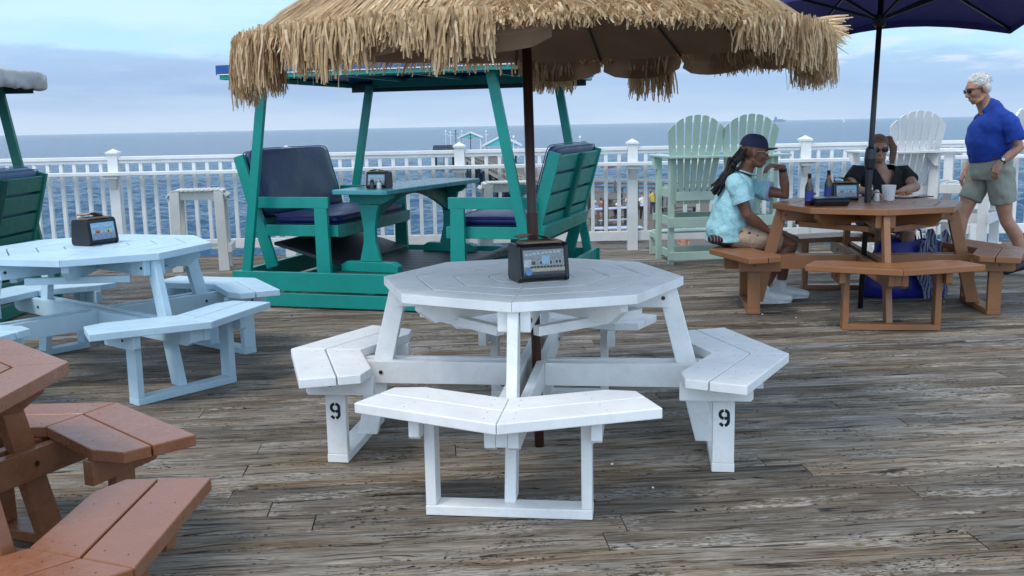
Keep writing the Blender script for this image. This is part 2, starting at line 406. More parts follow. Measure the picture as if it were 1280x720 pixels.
def make_sea():
    rng = np.random.default_rng(3)
    ys = np.concatenate([np.linspace(8, 46, 8, endpoint=False), np.linspace(46, 110, 150, endpoint=False), np.geomspace(110, 420, 190, endpoint=False), np.geomspace(420, 26000, 40)])
    xs_ = np.concatenate([-np.geomspace(26000, 160, 22), np.linspace(-150, -62, 60, endpoint=False), np.linspace(-62, 76, 270, endpoint=False), np.linspace(76, 200, 90), np.geomspace(210, 26000, 22)])
    Xg, Yg = np.meshgrid(xs_, ys); Zg = np.zeros_like(Xg)
    for k in range(34):
        lam = 1.7*5.5**rng.uniform(0, 1); th = R(84)+rng.normal(0, .55); amp = .017*lam**.85*rng.uniform(.5, 1)
        kx, ky = math.cos(th)*2*PI/lam, math.sin(th)*2*PI/lam
        Zg += amp*np.sin(kx*Xg+ky*Yg+rng.uniform(0, 6.28))
    fade = np.clip(1-(Yg-120)/240, 0, 1)*np.clip(1-(abs(Xg)-120)/60, 0, 1); Zg = SEA_Z+Zg*fade
    ny, nx = Xg.shape; V = np.stack([Xg, Yg, Zg], -1).reshape(-1, 3)
    idx = np.arange(ny*nx).reshape(ny, nx)
    Fq = np.stack([idx[:-1, :-1], idx[:-1, 1:], idx[1:, 1:], idx[1:, :-1]], -1).reshape(-1, 4)
    me = bpy.data.meshes.new('sea'); me.from_pydata(V.tolist(), [], Fq.tolist()); me.materials.append(sea_material())
    me.polygons.foreach_set('use_smooth', [True]*len(me.polygons))
    o = bpy.data.objects.new('sea', me); COL.objects.link(o); tag(o, kind='structure')
make_sea()
bd = MB(); bd.add([(-26000, -3000, SEA_Z-.3), (26000, -3000, SEA_Z-.3), (26000, 8.2, SEA_Z-.3), (-26000, 8.2, SEA_Z-.3)], [(0, 1, 2, 3)])
tag(bd.build('water_behind', bpy.data.materials['sea_water']), kind='structure')
# ------------------------------------------------------------------ railing
def railing():
    Y0 = 11.10
    t = thing('railing', 'white vinyl railing with capped posts and a drinks shelf along the sea edge', 'railing', (0, Y0, 0))
    posts = [1.343+1.888*k for k in range(-5, 5)]
    pm = MB(); pm.box(-.055, .055, -.055, .055, 0, 1.16); pme = pm.mesh('post', RAILW)
    cm = MB(); cm.box(-.068, .068, -.068, .068, 1.16, 1.185)
    cm.add([(-.062, -.062, 1.185), (.062, -.062, 1.185), (.062, .062, 1.185), (-.062, .062, 1.185), (0, 0, 1.222)], [(0, 1, 4), (1, 2, 4), (2, 3, 4), (3, 0, 4)]); cme = cm.mesh('post_cap', RAILW)
    km = MB()
    km.box(-.075, .075, -.15, -.056, .895, .930); 
    km.prism([(-.062, .78), (-.135, .895), (-.062, .895)], lambda a, b, u: (u, a, b), -.035, .035)
    kme = km.mesh('shelf_bracket', RAILW)
    def inst(me, name, par, x, bev=.003):
        o = bpy.data.objects.new(name, me); COL.objects.link(o); o.parent = par; o.location.x = x
        b = o.modifiers.new('bevel', 'BEVEL'); b.width = bev; b.segments = 2; b.limit_method = 'ANGLE'; return o
    for x in posts:
        p = inst(pme, 'post', t, x)
        inst(cme, 'post_cap', p, 0); inst(kme, 'shelf_bracket', p, 0)
    tr = MB(); bt = MB(); sh = MB()
    for a, b in zip(posts[:-1], posts[1:]):
        tr.box(a+.056, b-.056, -.045, .045, 1.095, 1.135); tr.box(a+.056, b-.056, -.028, .028, 1.060, 1.094)
        bt.box(a+.056, b-.056, -.022, .022, .105, .21)
    tr.build('top_rail', RAILW, t, .006); bt.build('bottom_rail', RAILW, t, .004)
    sh.box(posts[0], posts[4]+.94, -.175, -.058, .932, .972); sh.box(posts[4]+.943, posts[-1], -.175, -.058, .932, .972)
    sh.build('drinks_shelf', RAILW, t, .006)
    pk = MB(); pk.box(-.019, .019, -.019, .019, .211, 1.0595); pkm = pk.mesh('picket', RAILW)
    for a in posts[:-1]:
        if a+1.9 < -6.2 or a > 6.6: continue
        for j in range(1, 13):
            o = bpy.data.objects.new('picket', pkm); COL.objects.link(o); o.parent = t; o.location = (a+1.888*j/13, 0, 0)
railing()
# ------------------------------------------------------------------ octagonal picnic table
def nine(parent, fn):
    """stencilled 9 as raised paint: fn(a, b, t)"""
    mb = MB(); W, H, T = .0165, .0265, .0122
    def arc(cx, cy, rx, ry, a0, a1, n=9):
        pts = [(cx+rx*math.cos(R(a0+(a1-a0)*i/n)), cy+ry*math.sin(R(a0+(a1-a0)*i/n))) for i in range(n+1)]; return pts
    def stroke(pts):
        for (p, q) in zip(pts[:-1], pts[1:]):
            d = Vector((q[0]-p[0], q[1]-p[1])); l = d.length; d /= l; nn = Vector((-d.y, d.x))*T/2; e = d*.0006
            quad = [(p[0]-e.x+nn.x, p[1]-e.y+nn.y), (p[0]-e.x-nn.x, p[1]-e.y-nn.y), (q[0]+e.x-nn.x, q[1]+e.y-nn.y), (q[0]+e.x+nn.x, q[1]+e.y+nn.y)]
            mb.prism(quad, fn, .0002, .0009)
    stroke(arc(0, .016, .0165, .0165, 100, 262)); 
    stroke(arc(0, .016, .0165, .0165, 80, -8, 6)+[(.0165, -.010)]+arc(0, -.012, .0165, .0175, 0, -78, 6))
    stroke([(.0012, -.0005), (.012, .0015)])
    stroke(arc(-.0005, -.012, .0165, .0175, 258, 205, 5))
    return mb.build('number_nine', plain('black_stencil_paint', (.012, .012, .014), .7), parent)
def picnic_table(label, M, loc, yaw, scale=1.0, nines=False, hole_r=.03):
    t = thing('picnic_table', label, 'picnic table', loc, yaw); t.scale = (scale,)*3
    rot = lambda k, r, s, z: (r*math.sin(k*PI/2)+s*math.cos(k*PI/2), -r*math.cos(k*PI/2)+s*math.sin(k*PI/2), z)
    def P8(i, r): a = i*PI/4; return (r*math.sin(a), -r*math.cos(a))
    tp = MB(); rings = [(.646, .5045), (.4965, .3415), (.3335, .187), (.179, .036)]
    for ro, ri in rings:
        for i in range(8):
            a, b = P8(i, ro), P8(i+1, ro); c, d = P8(i+1, ri), P8(i, ri)
            cen = Vector(((a[0]+b[0])/2, (a[1]+b[1])/2)); tn = Vector((b[0]-a[0], b[1]-a[1])).normalized()*.0007
            poly = [(a[0]+tn.x, a[1]+tn.y), (b[0]-tn.x, b[1]-tn.y), (c[0]-tn.x, c[1]-tn.y), (d[0]+tn.x, d[1]+tn.y)]
            tp.prism(poly, lambda u, v, z: (u, v, z), .712, .750)
    tp.build('tabletop', M, t, .0028, seg=2)
    # supports under the top
    ts = MB()
    for k in (0, 1):
        for s in (-.0425, .0425):
            h = .0395/2
            zt, zb = (.7115, .628) if k == 0 else (.7113, .6282)
            rs_ = [(-.585, .585)] if k == 0 else [(-.585, -.064), (.064, .585)]
            for r0, r1 in rs_:
                n0 = (r0, zt); poly = [(r0, zt), (r1, zt), (r1, zb+.0), (r0, zb)]
                ts.prism(poly, lambda u, z, w, k=k, s=s: rot(k, u, s+w, z), -h, h)
    ts.build('top_support', M, t, .002)
    dg = MB()
    for i in (1, 3, 5, 7):
        a = i*PI/4; dr = (math.sin(a), -math.cos(a)); tn = (math.cos(a), math.sin(a))
        poly = [(.10, .7111), (.575, .7111), (.575, .672), (.505, .618), (.10, .618)]
        dg.prism(poly, lambda u, z, w: (dr[0]*u+tn[0]*w, dr[1]*u+tn[1]*w, z), -.0195, .0195)
    dg.build('diagonal_support', M, t, .002)
    br = MB()
    for k in range(4):
        p = Vector(rot(k, .46, .07, .607)); q = Vector(rot(k+1, .46, -.07, .607)); br.bar(p, q, .038, .038, (0, 0, 1))
    br.build('brace', M, t, .002)
    lb = MB()
    for k in (0, 1):
        for s in (-.0405, .0405):
            if k == 0: lb.prism([(-.975, .384), (.975, .384), (.975, .305), (.93, .285), (-.93, .285), (-.975, .305)], lambda u, z, w, s=s: rot(0, u, s+w, z), -.019, .019)
            else:
                for r0, r1 in ((-.975, -.0605), (.0605, .975)):
                    lb.prism([(r0, .3838), (r1, .3838), (r1, .2852), (r0, .2852)], lambda u, z, w, s=s: rot(1, u, s+w, z), -.019, .019)
    for k in range(4):
        p0 = .80; lb.prism([(p0, .3835), (.972, .3835), (.972, .306), (p0+.03, .286)], lambda u, z, w, k=k: rot(k, u, w, z), -.0205, .0205)
    lb.build('seat_beam', M, t, .002)
    for k in range(4):
        lg = MB(); lg.prism([(.535, .710), (.615, .710), (.792, .0385), (.700, .0385)][::-1], lambda u, z, w, k=k: rot(k, u, w, z), -.0205, .0205)
        lg.build('leg', M, t, .0035)
        bl = MB()
        for (r, z, s) in ((.56, .668, .0625), (.66, .335, .0605), (.60, .335, .0605)):
            for sg in (-1, 1):
                if z < .5 and r == .60: continue
                c = Vector(rot(k, r, s*sg, z)); d = Vector(rot(k, 0, sg*.0035, 0)); bl.tube([c, c+d], .0085, 10)
        bl.build('bolt', BOLT, t)
        # bench
        c22, s22 = math.cos(R(22.5)), math.sin(R(22.5))
        st = MB()
        def Q(off, l, sg):
            # point: 'off' inward from outer edge line, 'l' along the edge from the centre joint line
            # outer edge passes (1.085,0) with direction (-s22, c22*sg); inward normal (-c22,-s22*sg)
            return (1.085-s22*l-c22*off, sg*(c22*l-s22*off))
        for sg in (-1, 1):
            for o0, o1, ch in ((0, .145, 0), (.151, .296, 1)):
                # joint: s=0 plane (with small gap)
                def J(off): return (1.085-off/c22, sg*.0012)
                L = .59
                e0, e1 = Q(o0, L, sg), Q(o1, L, sg)
                if ch: poly = [J(o0), e0, Q(o1-.055, L, sg), Q(o1, L-.10, sg), J(o1)]
                else: poly = [J(o0), Q(o0, L, sg), e1, J(o1)]
                if sg < 0: poly = poly[::-1]
                st.prism(poly, lambda a, b, z, k=k: rot(k, a, b, z), .385, .423)
        seat = st.build('bench_seat', M, t, .004, seg=3)
        sc_ = MB()
        for sg in (-1, 1):
            for off in (.04, .105, .19, .255):
                for l in (.40, .055+off*.4):
                    q = Q(off, l, sg); c = Vector(rot(k, q[0], q[1], .4226)); sc_.tube([c, c+Vector((0, 0, .0009))], .0023, 8)
        sc_.build('screw', BOLT, seat)
        for sg in (-1, 1):
            po = MB(); po.prism([(.752, .0385), (.838, .0385), (.838, .3845), (.752, .3845)], lambda u, z, w, k=k, sg=sg: rot(k, u, sg*(.281+w), z), -.019, .019)
            po.build('post', M, seat, .003)
            cl = MB(); cl.prism([(.62, .3846), (.905, .3846), (.905, .315), (.895, .305), (.62, .305)], lambda u, z, w, k=k, sg=sg: rot(k, u, sg*(.3200+w), z), -.0193, .0193)
            cl.build('cleat', M, seat, .0025)
            bo = MB(); c = Vector(rot(k, .80, sg*.3395, .348)); bo.tube([c, c+Vector(rot(k, 0, sg*.003, 0))], .0075, 10); bo.build('bolt', BOLT, seat)
        fb = MB(); fb.prism([(.750, -.301), (.840, -.301), (.840, .301), (.750, .301)], lambda a, b, z, k=k: rot(k, a, b, z), .002, .0382); fb.build('foot_bar', M, seat, .003)
        if nines and k in (1, 3):
            sg = -1 if k == 1 else 1
            fn = (lambda a, b, tt, k=k, sg=sg: rot(k, .797 + (a if sg < 0 else -a), sg*(.3002+tt), .225+b))
            nine(seat, fn)
    return t
picnic_table('white octagonal picnic table stencilled 9 standing under the thatched umbrella', WHITE, (.0815, 4.2647, 0), -.132, 1, True)
picnic_table('pale blue octagonal picnic table beside the teal glider swing', BLUE, (-2.3888, 5.7811, 0), .8869)
picnic_table('orange brown octagonal picnic table where the man in a cap and the woman sit', ORANGE, (2.6138, 7.395, 0), -.1275, 1.0422)
picnic_table('reddish brown octagonal picnic table nearest the viewer, cut off at the left', BROWN, (-1.8641, 2.558, 0), 1.1764)
# ------------------------------------------------------------------ napkin dispensers
def print_seaside(mb_parent, w, h, kind):
    """little printed card: flat colour patches on the face of the dispenser (x across, z up, y = 0 outward -)"""
    def q(mb, x0, x1, z0, z1, y): mb.add([(x0*w, y, z0*h), (x1*w, y, z0*h), (x1*w, y, z1*h), (x0*w, y, z1*h)], [(0, 1, 2, 3)])
    cols = {'sky': (.24, .46, .62), 'white': (.50, .50, .48), 'grey': (.30, .31, .32), 'dark': (.05, .05, .06), 'red': (.50, .12, .10), 'sand': (.45, .40, .28), 'blue': (.10, .25, .48), 'pale': (.30, .32, .33)}
    ms = {k: plain('print_'+k, v, .35, var=.2, scale=120) for k, v in cols.items()}; names = list(ms)
    mb = MB(); y = 0
    def p(c, *a):
        nonlocal y
        y -= .00025; mb.cur = names.index(c); q(mb, *a, y)
    if kind == 'hotel':
        p('pale', -.5, .5, 0, 1)
        mb.cur = names.index('grey')
        for i in range(9): p('white', -.46+i*.1, -.39+i*.1, .78+.01*i, .86+.012*i)
        p('grey', -.5, .5, .62, .70); p('grey', -.30, .5, .34, .60); p('white', -.5, -.30, .30, .62)
        for i in range(3):
            p('white', -.33+.20*i, -.19+.20*i, .38, .56); p('dark', -.31+.20*i, -.21+.20*i, .40, .54)
        p('white', -.06, .14, .42, .76); p('sky', -.04, .12, .46, .72)
        p('white', .26, .44, .40, .58); p('dark', .28, .34, .42, .56); p('dark', .36, .42, .42, .56)
        p('sand', -.5, .5, .12, .26)
        for i in range(10): p('dark', -.34+.08*i, -.29+.08*i, .27, .34)
        p('dark', -.5, .5, 0, .10)
        mb.cur = names.index('blue'); a = [(-.40*w+.085*w*math.cos(2*PI*i/14), y-.0004, .12*h+.085*w*math.sin(2*PI*i/14)) for i in range(14)]; mb.add(a, [tuple(range(14))])
    else:
        p('sky', -.5, .5, 0, 1); p('white', -.48, -.12, .80, .86); p('white', .02, .40, .76, .83)
        p('pale', -.5, .5, 0, .42)
        for cx, c in ((-.24, 'red'), (.20, 'sand')):
            p('white', cx-.15, cx+.15, .38, .60); p(c, cx-.11, cx+.11, .38, .56); p('grey', cx-.17, cx+.17, .60, .66); p('dark', cx-.03, cx+.03, .38, .50)
        for i in range(4): p('blue', -.44+.22*i, -.28+.22*i, .24, .30)
        p('blue', -.48, .48, .05, .14)
        for i in range(5): p('white', -.42+.18*i, -.32+.18*i, .08, .11)
    return mb.build('printed_card', [ms[n] for n in names], mb_parent)
def dispenser(label, loc, rz, kind, k=1.0, nap=1):
    t = thing('napkin_dispenser', label, 'napkin dispenser', loc, rz, None); t.scale = (k,)*3
    W, D, H = .175, .125, .128
    # profile in y,z (front -y leans back), extruded in x
    prof = []
    def rc(cy, cz, r, a0, a1): 
        for i in range(5): a = R(a0+(a1-a0)*i/4); prof.append((cy+r*math.cos(a), cz+r*math.sin(a)))
    rc(D/2-.018, .018, .018, 270, 360); rc(D/2-.026, H-.022, .018, 0, 90); rc(-D/2+.034, H-.020, .018, 90, 172); rc(-D/2+.018, .016, .016, 185, 270)
    b = MB(); b.prism(prof, lambda a, z, x: (x, a, z), -W/2, -W/2+.012); b.prism(prof, lambda a, z, x: (x, a, z), W/2-.012, W/2)
    inner = [(y*.93, z*.95+.003) for y, z in prof]
    b.prism(inner, lambda a, z, x: (x, a, z), -W/2+.012, W/2-.012)
    b.build('case', BLACKP, t, .002)
    # card lies on the leaning front
    e = bpy.data.objects.new('card_frame', None)
    fr = MB(); fr.box(-W/2+.013, W/2-.013, -.0035, .002, 0, .092); card_w = W-.036
    f = fr.build('card_frame', BLACKP, t, .001); f.location = (0, -D/2+.0055, .020); f.rotation_euler = (R(-7.5), 0, 0)
    c = print_seaside(f, card_w, .080, kind); c.location = (0, -.0037, .006)
    # napkins on top
    np_ = MB()
    for i in range(4):
        z = H-.003+.0018*i; np_.obox((0.002*i, .004-.002*i, z), (W/2-.022, 0, 0), (0, .036, 0), (0, 0, .0008))
    pts = []
    g = MB(); rr = random.Random(int(loc[0]*100)); nx = 8; ny = 5; vs = []
    for i in range(nx+1):
        for j in range(ny+1):
            u = -.074+.125*i/nx; v = -.03+.07*j/ny
            z = H+.004+.014*math.sin(PI*min(1, i/nx*1.1))*(1-.3*j/ny)+.008*nap*(1-i/nx)+rr.uniform(-.0015, .0015)
            vs.append((u, v, z))
    fs = [(i*(ny+1)+j, (i+1)*(ny+1)+j, (i+1)*(ny+1)+j+1, i*(ny+1)+j+1) for i in range(nx) for j in range(ny)]
    g.add(vs, fs); g.add([(x*.97, y+.003, z-.004) for x, y, z in vs], fs)
    np_.build('napkin_stack', KRAFT, t); g.build('napkin', KRAFT, t, smooth=False)
    return t
dispenser('black napkin dispenser with a hotel picture and brown napkins, on the white table', (.112, 4.165, .7505), .30, 'hotel', 1.26, 1.8)
dispenser('black napkin dispenser with a beach picture on the pale blue table', (-2.43, 5.87, .7505), 1.12, 'beach', 1.22, 1.8)
dispenser('black napkin dispenser among food boxes on the orange brown table', (2.52, 7.62, .7820), .03, 'beach', 1.08, 3.2)
# ------------------------------------------------------------------ thatched umbrella
def thatch_umbrella():
    t = thing('thatched_umbrella', 'straw thatched umbrella with a brown pole through the white table', 'umbrella', (.095, 4.275, 0))
    p = MB(); p.tube([(.012, -.03, 0.0), (.0, 0, .72), (-.025, .0, 2.36)], .0205, 18); p.build('pole', POLE, t, smooth=True)
    s = MB(); s.tube([(.003, 0, .73), (-.004, 0, 1.02)], .0245, 18); s.build('pole_sleeve', POLE, t, .002)
    R0, ZR, ZA = 1.14, 1.715, 2.40; N = 16; a0 = R(90-20+2*22.5+.0)
    top = Vector((-.025, 0, 0))
    def cone(az, r, drop=0): return Vector((r*math.cos(az), r*math.sin(az), ZA-(ZA-ZR)*(r/R0)**1.12-drop))
    fb = MB(); vs = []; nr = 9; sub = 6; M_ = N*sub
    for i in range(nr+1):
        r = .04+(R0-.04)*i/nr
        for k in range(M_):
            az = a0+2*PI*k/M_; ph = (k % sub)/sub; sag = .018*math.sin(PI*ph)*(r/R0)**2
            rr = r*(math.cos(PI/N)/math.cos(PI/N-2*PI/N*ph) if False else 1)
            vs.append(cone(az, rr-.02*math.sin(PI*ph)*(r/R0), sag))
    fs = [(i*M_+k, i*M_+(k+1) % M_, (i+1)*M_+(k+1) % M_, (i+1)*M_+k) for i in range(nr) for k in range(M_)]
    fb.add(vs, fs)
    # valance flaps, slit at each rib
    for n in range(N):
        azm = (math.degrees(a0+2*PI*(n+.5)/N)+90+180) % 360-180
        if -8 < azm < 52 or -172 < azm < -95: continue
        o = []; w_ = 7
        for i in range(w_+1):
            f = .02+.96*i/w_; az = a0+2*PI*(n+f)/N; sag = .018*math.sin(PI*f); rr = R0-.02*math.sin(PI*f)
            q = cone(az, rr, sag); dp = .078+.022*math.sin(PI*f)
            if i in (0, w_): dp -= .018
            q2 = Vector((q.x*(1.0+.012*math.sin(7*az)), q.y*(1.0+.012*math.sin(5*az)), q.z-dp)); q1 = (q+q2)/2+Vector((q.x, q.y, 0))*.012
            o.append((q, q1, q2))
        for a, b in zip(o[:-1], o[1:]):
            fb.add([a[0], b[0], b[1], a[1]], [(0, 1, 2, 3)]); fb.add([a[1], b[1], b[2], a[2]], [(0, 1, 2, 3)])
    fb.build('canopy_fabric', fabric('brown_canvas', (.36, .225, .14), .85, .15, 400, .5), t, smooth=True)
    for n in range(N):
        az = a0+2*PI*n/N; m = MB(); m.tube([cone(az, .05)+Vector((0, 0, -.012)), cone(az, .6)+Vector((0, 0, -.012)), cone(az, R0)+Vector((0, 0, -.010))], .0055, 8); m.build('rib', BLACKM, t)
    hb = MB(); hb.tube([(-.025, 0, 2.30), (-.025, 0, 2.42)], .045, 16); hb.tube([(-.022, 0, 1.98), (-.022, 0, 2.05)], .04, 16); hb.build('hub', BLACKM, t, .003)
    for n in range(0, N, 2):
        az = a0+2*PI*n/N; m = MB(); m.tube([Vector((-.022, 0, 2.02)), cone(az, .52)+Vector((0, 0, -.02))], .0045, 8); m.build('strut', BLACKM, t)
    # straw: thousands of blades in courses
    a = NT('straw'); at_ = a.n('ShaderNodeAttribute'); at_.attribute_name = 'tone'
    sp = a.n('ShaderNodeSeparateColor'); a.l(at_.outputs['Color'], sp.inputs[0])
    col = a.ramp(sp.outputs[0], [(0, (.24, .145, .065)), (.35, (.56, .37, .19)), (.75, (.74, .53, .30)), (1, (.86, .68, .45))])
    v = a.coord((1, 1, 1)); col = a.mix(1, col, a.ramp(a.noise(v, 60, 4), [(.3, .7), (.7, 1.15)]), 'MULTIPLY')
    a.col(col); a.rough(.7)
    tr = a.n('ShaderNodeBsdfTranslucent'); a.l(col, tr.inputs[0]); mx = a.n('ShaderNodeMixShader'); mx.inputs[0].default_value = .32
    a.l(a.b.outputs[0], mx.inputs[1]); a.l(tr.outputs[0], mx.inputs[2]); a.l(mx.outputs[0], a.t.nodes['Material Output'].inputs[0])
    rg = random.Random(5); V = []; Fc = []; T = []
    def blade(pts, w, tone, sidev):
        o = len(V); n = len(pts)
        for i, q in enumerate(pts):
            ww = w*(1-.45*(i/(n-1))**2)
            V.append(tuple(q-sidev*ww/2)); V.append(tuple(q+sidev*ww/2)); T.extend([tone, tone])
        for i in range(n-1): Fc.append((o+2*i, o+2*i+1, o+2*i+3, o+2*i+2))
    def azf(phi):   # phi: degrees, 0 = toward viewer, + = to the right
        return R(-90+phi)
    # roof courses
    courses = [(0.02, .36), (.17, .36), (.33, .36), (.49, .36), (.64, .36), (.78, .34), (.88, .27), (.98, .15)]
    for ci, (r0, ln) in enumerate(courses):
        cnt = int(600+2600*r0)
        for j in range(cnt):
            phi = rg.uniform(-180, 180)
            az = azf(phi); rr0 = r0+rg.uniform(-.05, .05); l = ln*rg.uniform(.75, 1.1); skew = rg.gauss(0, .075)+.10*math.sin(az*3+ci)
            lift = .006+rg.uniform(0, .014); tip = rg.uniform(-.01, .028)+lift
            edge = 1.155
            if -7 < phi < 40: edge = 1.13
            pts = []
            for k in range(4):
                f = k/3; r = max(.005, rr0+l*f); a_ = az+skew*l*f/max(.12, r)
                rcl = min(r, edge+.02*f); q = cone(a_, rcl, -(lift*.6+tip*f*(.5 if rcl < 1.05 else .3)))
                if r > edge: q.z -= (r-edge)*(1.0 if not (-7 < phi < 40) else .35); q.x += math.cos(a_)*(r-edge)*.35; q.y += math.sin(a_)*(r-edge)*.35
                pts.append(q)
            sd_ = Vector((-math.sin(az), math.cos(az), rg.uniform(-.22, .22))).normalized()
            tone = min(1, max(0, rg.gauss(.60, .24)))
            blade(pts, rg.uniform(.007, .0155), tone, sd_)
    # rim fringe
    def fringe_len(phi):
        p = phi
        if p < -150: return .0
        if p < -108: return .0
        if p < -95: return .17
        if p < -7:
            base = .128+.095*max(0, (-p-20)/80)+.014*math.sin(p*.31)+.014*math.sin(p*.9+1)
            if -50 < p < -45: base *= .45
            if -28 < p < -17: base *= .72
            return base
        if p < 34: return .035
        if p < 46: return .10
        if p < 62: return .15
        if p < 72: return .17
        if p < 100: return .19
        if p < 128: return .10
        if p < 141: return .03
        if p < 152: return .20
        return .03 if p < 168 else .15
    for j in range(9500):
        phi = rg.uniform(-180, 180); L = fringe_len(phi)
        if L <= 0: continue
        if L < .06 and rg.random() < .6: continue
        az = azf(phi); l = L*rg.uniform(.65, 1.12); r = R0+rg.uniform(-.01, .05); q = cone(az, min(r, R0))
        q += Vector((math.cos(az), math.sin(az), 0))*(r-R0); q.z += rg.uniform(-.01, .035)
        out = rg.uniform(-.02, .12); sk = rg.gauss(0, .09)+.07*math.sin(phi*.55)
        if 60 < phi < 100: out += .08; sk += .1
        tan = Vector((-math.sin(az), math.cos(az), 0)); rad = Vector((math.cos(az), math.sin(az), 0)); pts = []
        for k in range(5):
            f = k/4; pts.append(q+rad*(out*l*math.sin(f*PI/2)+.006*math.sin(f*5+j))+tan*(sk*l*f+.005*math.sin(f*4+j*1.7))-Vector((0, 0, l*f*(.75+.25*f))))
        sdv = (tan*rg.uniform(.5, 1)+rad*rg.uniform(-.6, .6)).normalized()
        blade(pts, rg.uniform(.005, .0125), min(1, max(0, rg.gauss(.58, .22))), sdv)
    # windblown tufts: at the right rim and scattered over the bare stretch
    for j in range(520):
        phi = rg.uniform(74, 104); az = azf(phi); q = cone(az, R0-.02)+Vector((0, 0, rg.uniform(.0, .05))); l = rg.uniform(.06, .15)
        rad = Vector((math.cos(az), math.sin(az), 0)); tan = Vector((-math.sin(az), math.cos(az), 0)); e = rg.uniform(-.55, .25); sk = rg.gauss(.05, .3)
        pts = [q+rad*(l*f)+tan*sk*l*f+Vector((0, 0, e*l*f-.12*l*f*f)) for f in (0, .35, .7, 1)]
        blade(pts, rg.uniform(.004, .009), rg.uniform(.3, .95), Vector((-math.sin(az)*.6, math.cos(az)*.6, .8)).normalized())
    for j in range(1500):
        phi = rg.uniform(-8, 45); az = azf(phi); q = cone(az, R0-rg.uniform(.02, .16))+Vector((0, 0, rg.uniform(.01, .05))); l = rg.uniform(.06, .16)
        rad = Vector((math.cos(az), math.sin(az), 0)); tan = Vector((-math.sin(az), math.cos(az), 0)); dr = rg.choice((-1, 1))*rg.uniform(.3, 1.1)
        pts = [q+(rad*.5+tan*dr)*(l*f)+Vector((0, 0, -.35*l*f+.02*math.sin(3*f))) for f in (0, .35, .7, 1)]
        blade(pts, rg.uniform(.004, .009), rg.uniform(.4, 1), (rad*.4+Vector((0, 0, 1))).normalized())
    me = bpy.data.meshes.new('thatch'); me.from_pydata(V, [], Fc); me.materials.append(a.m)
    ca = me.color_attributes.new('tone', 'FLOAT_COLOR', 'POINT'); ca.data.foreach_set('color', [c for x in T for c in (x, x, x, 1)])
    o = bpy.data.objects.new('thatch', me); COL.objects.link(o); o.parent = t
thatch_umbrella()
# ------------------------------------------------------------------ purple umbrella
def cloth_umbrella():
    base = Vector((2.585, 7.36, 0))
    t = thing('canvas_umbrella', 'dark purple canvas umbrella on a black pole through the orange brown table', 'umbrella', base)
    Tp = Vector((.085, .02, 2.5)); f = lambda z: Tp*(z/2.5)
    p = MB(); p.tube([f(0), f(2.5)], .0195, 16); p.build('pole', BLACKM, t, smooth=True)
    c = MB(); c.tube([f(1.02), f(1.035), f(1.10), f(1.17), f(1.185)], [.026, .036, .043, .036, .026], 16); c.tube([f(.76), f(1.02)], .0235, 16); c.build('crank_housing', BLACKP, t, smooth=False)
    r = MB(); r.tube([f(2.03), f(2.045), f(2.11), f(2.12)], [.03, .045, .045, .03], 16); r.build('runner', BLACKP, t)
    N = 6; RR = 1.58; ZR = 2.085; ZA = 2.56; a0 = R(-88)
    cen = Vector((.075, .02, 0))
    def P(az, r, sag=0): return cen+Vector((r*math.cos(az), r*math.sin(az), ZA-(ZA-ZR)*(r/RR)**1.15-sag))
    fb = MB(); sub = 8; M_ = N*sub; nr = 10; vs = []
    for i in range(nr+1):
        r_ = .02+(RR-.02)*i/nr
        for k in range(M_):
            ph = (k % sub)/sub; a_ = a0+2*PI*k/M_; hx = math.cos(PI/N)/math.cos(2*PI/N*(ph-.5)); vs.append(P(a_, r_*hx*(1-.05*math.sin(PI*ph)*i/nr), 0)+Vector((0, 0, -.0*math.sin(PI*ph))))
    fb.add(vs, [(i*M_+k, i*M_+(k+1) % M_, (i+1)*M_+(k+1) % M_, (i+1)*M_+k) for i in range(nr) for k in range(M_)])
    FM = fabric('purple_canvas', (.030, .030, .135), .8, .1, 400, .12)
    fb.build('canopy', FM, t, smooth=False)
    for i in range(N):
        v = MB(); o = []
        for k in range(sub+1):
            q = vs[nr*M_+(i*sub+k) % M_]; o.append((q, q+Vector((0, 0, -.055))))
        for a, b in zip(o[:-1], o[1:]): v.add([a[0], b[0], b[1], a[1]], [(0, 1, 2, 3)])
        v.build('valance', FM, t)
        az = a0+2*PI*i/N; rb = MB(); e = P(az, RR*.99)-Vector((0, 0, .02)); rb.bar(P(az, .04)-Vector((0, 0, .015)), e, .014, .022, (math.sin(az), -math.cos(az), 0)); rb.build('rib', BLACKM, t)
        st = MB(); st.bar(f(2.08), P(az, .75)-Vector((0, 0, .03)), .012, .02, (math.sin(az), -math.cos(az), 0)); st.build('strut', BLACKM, t)
        cp = MB(); cp.ball(e+Vector((math.cos(az)*.02, math.sin(az)*.02, -.02)), (.022, .022, .016), 10, 6); cp.build('rib_tip', BLACKP, t)
cloth_umbrella()
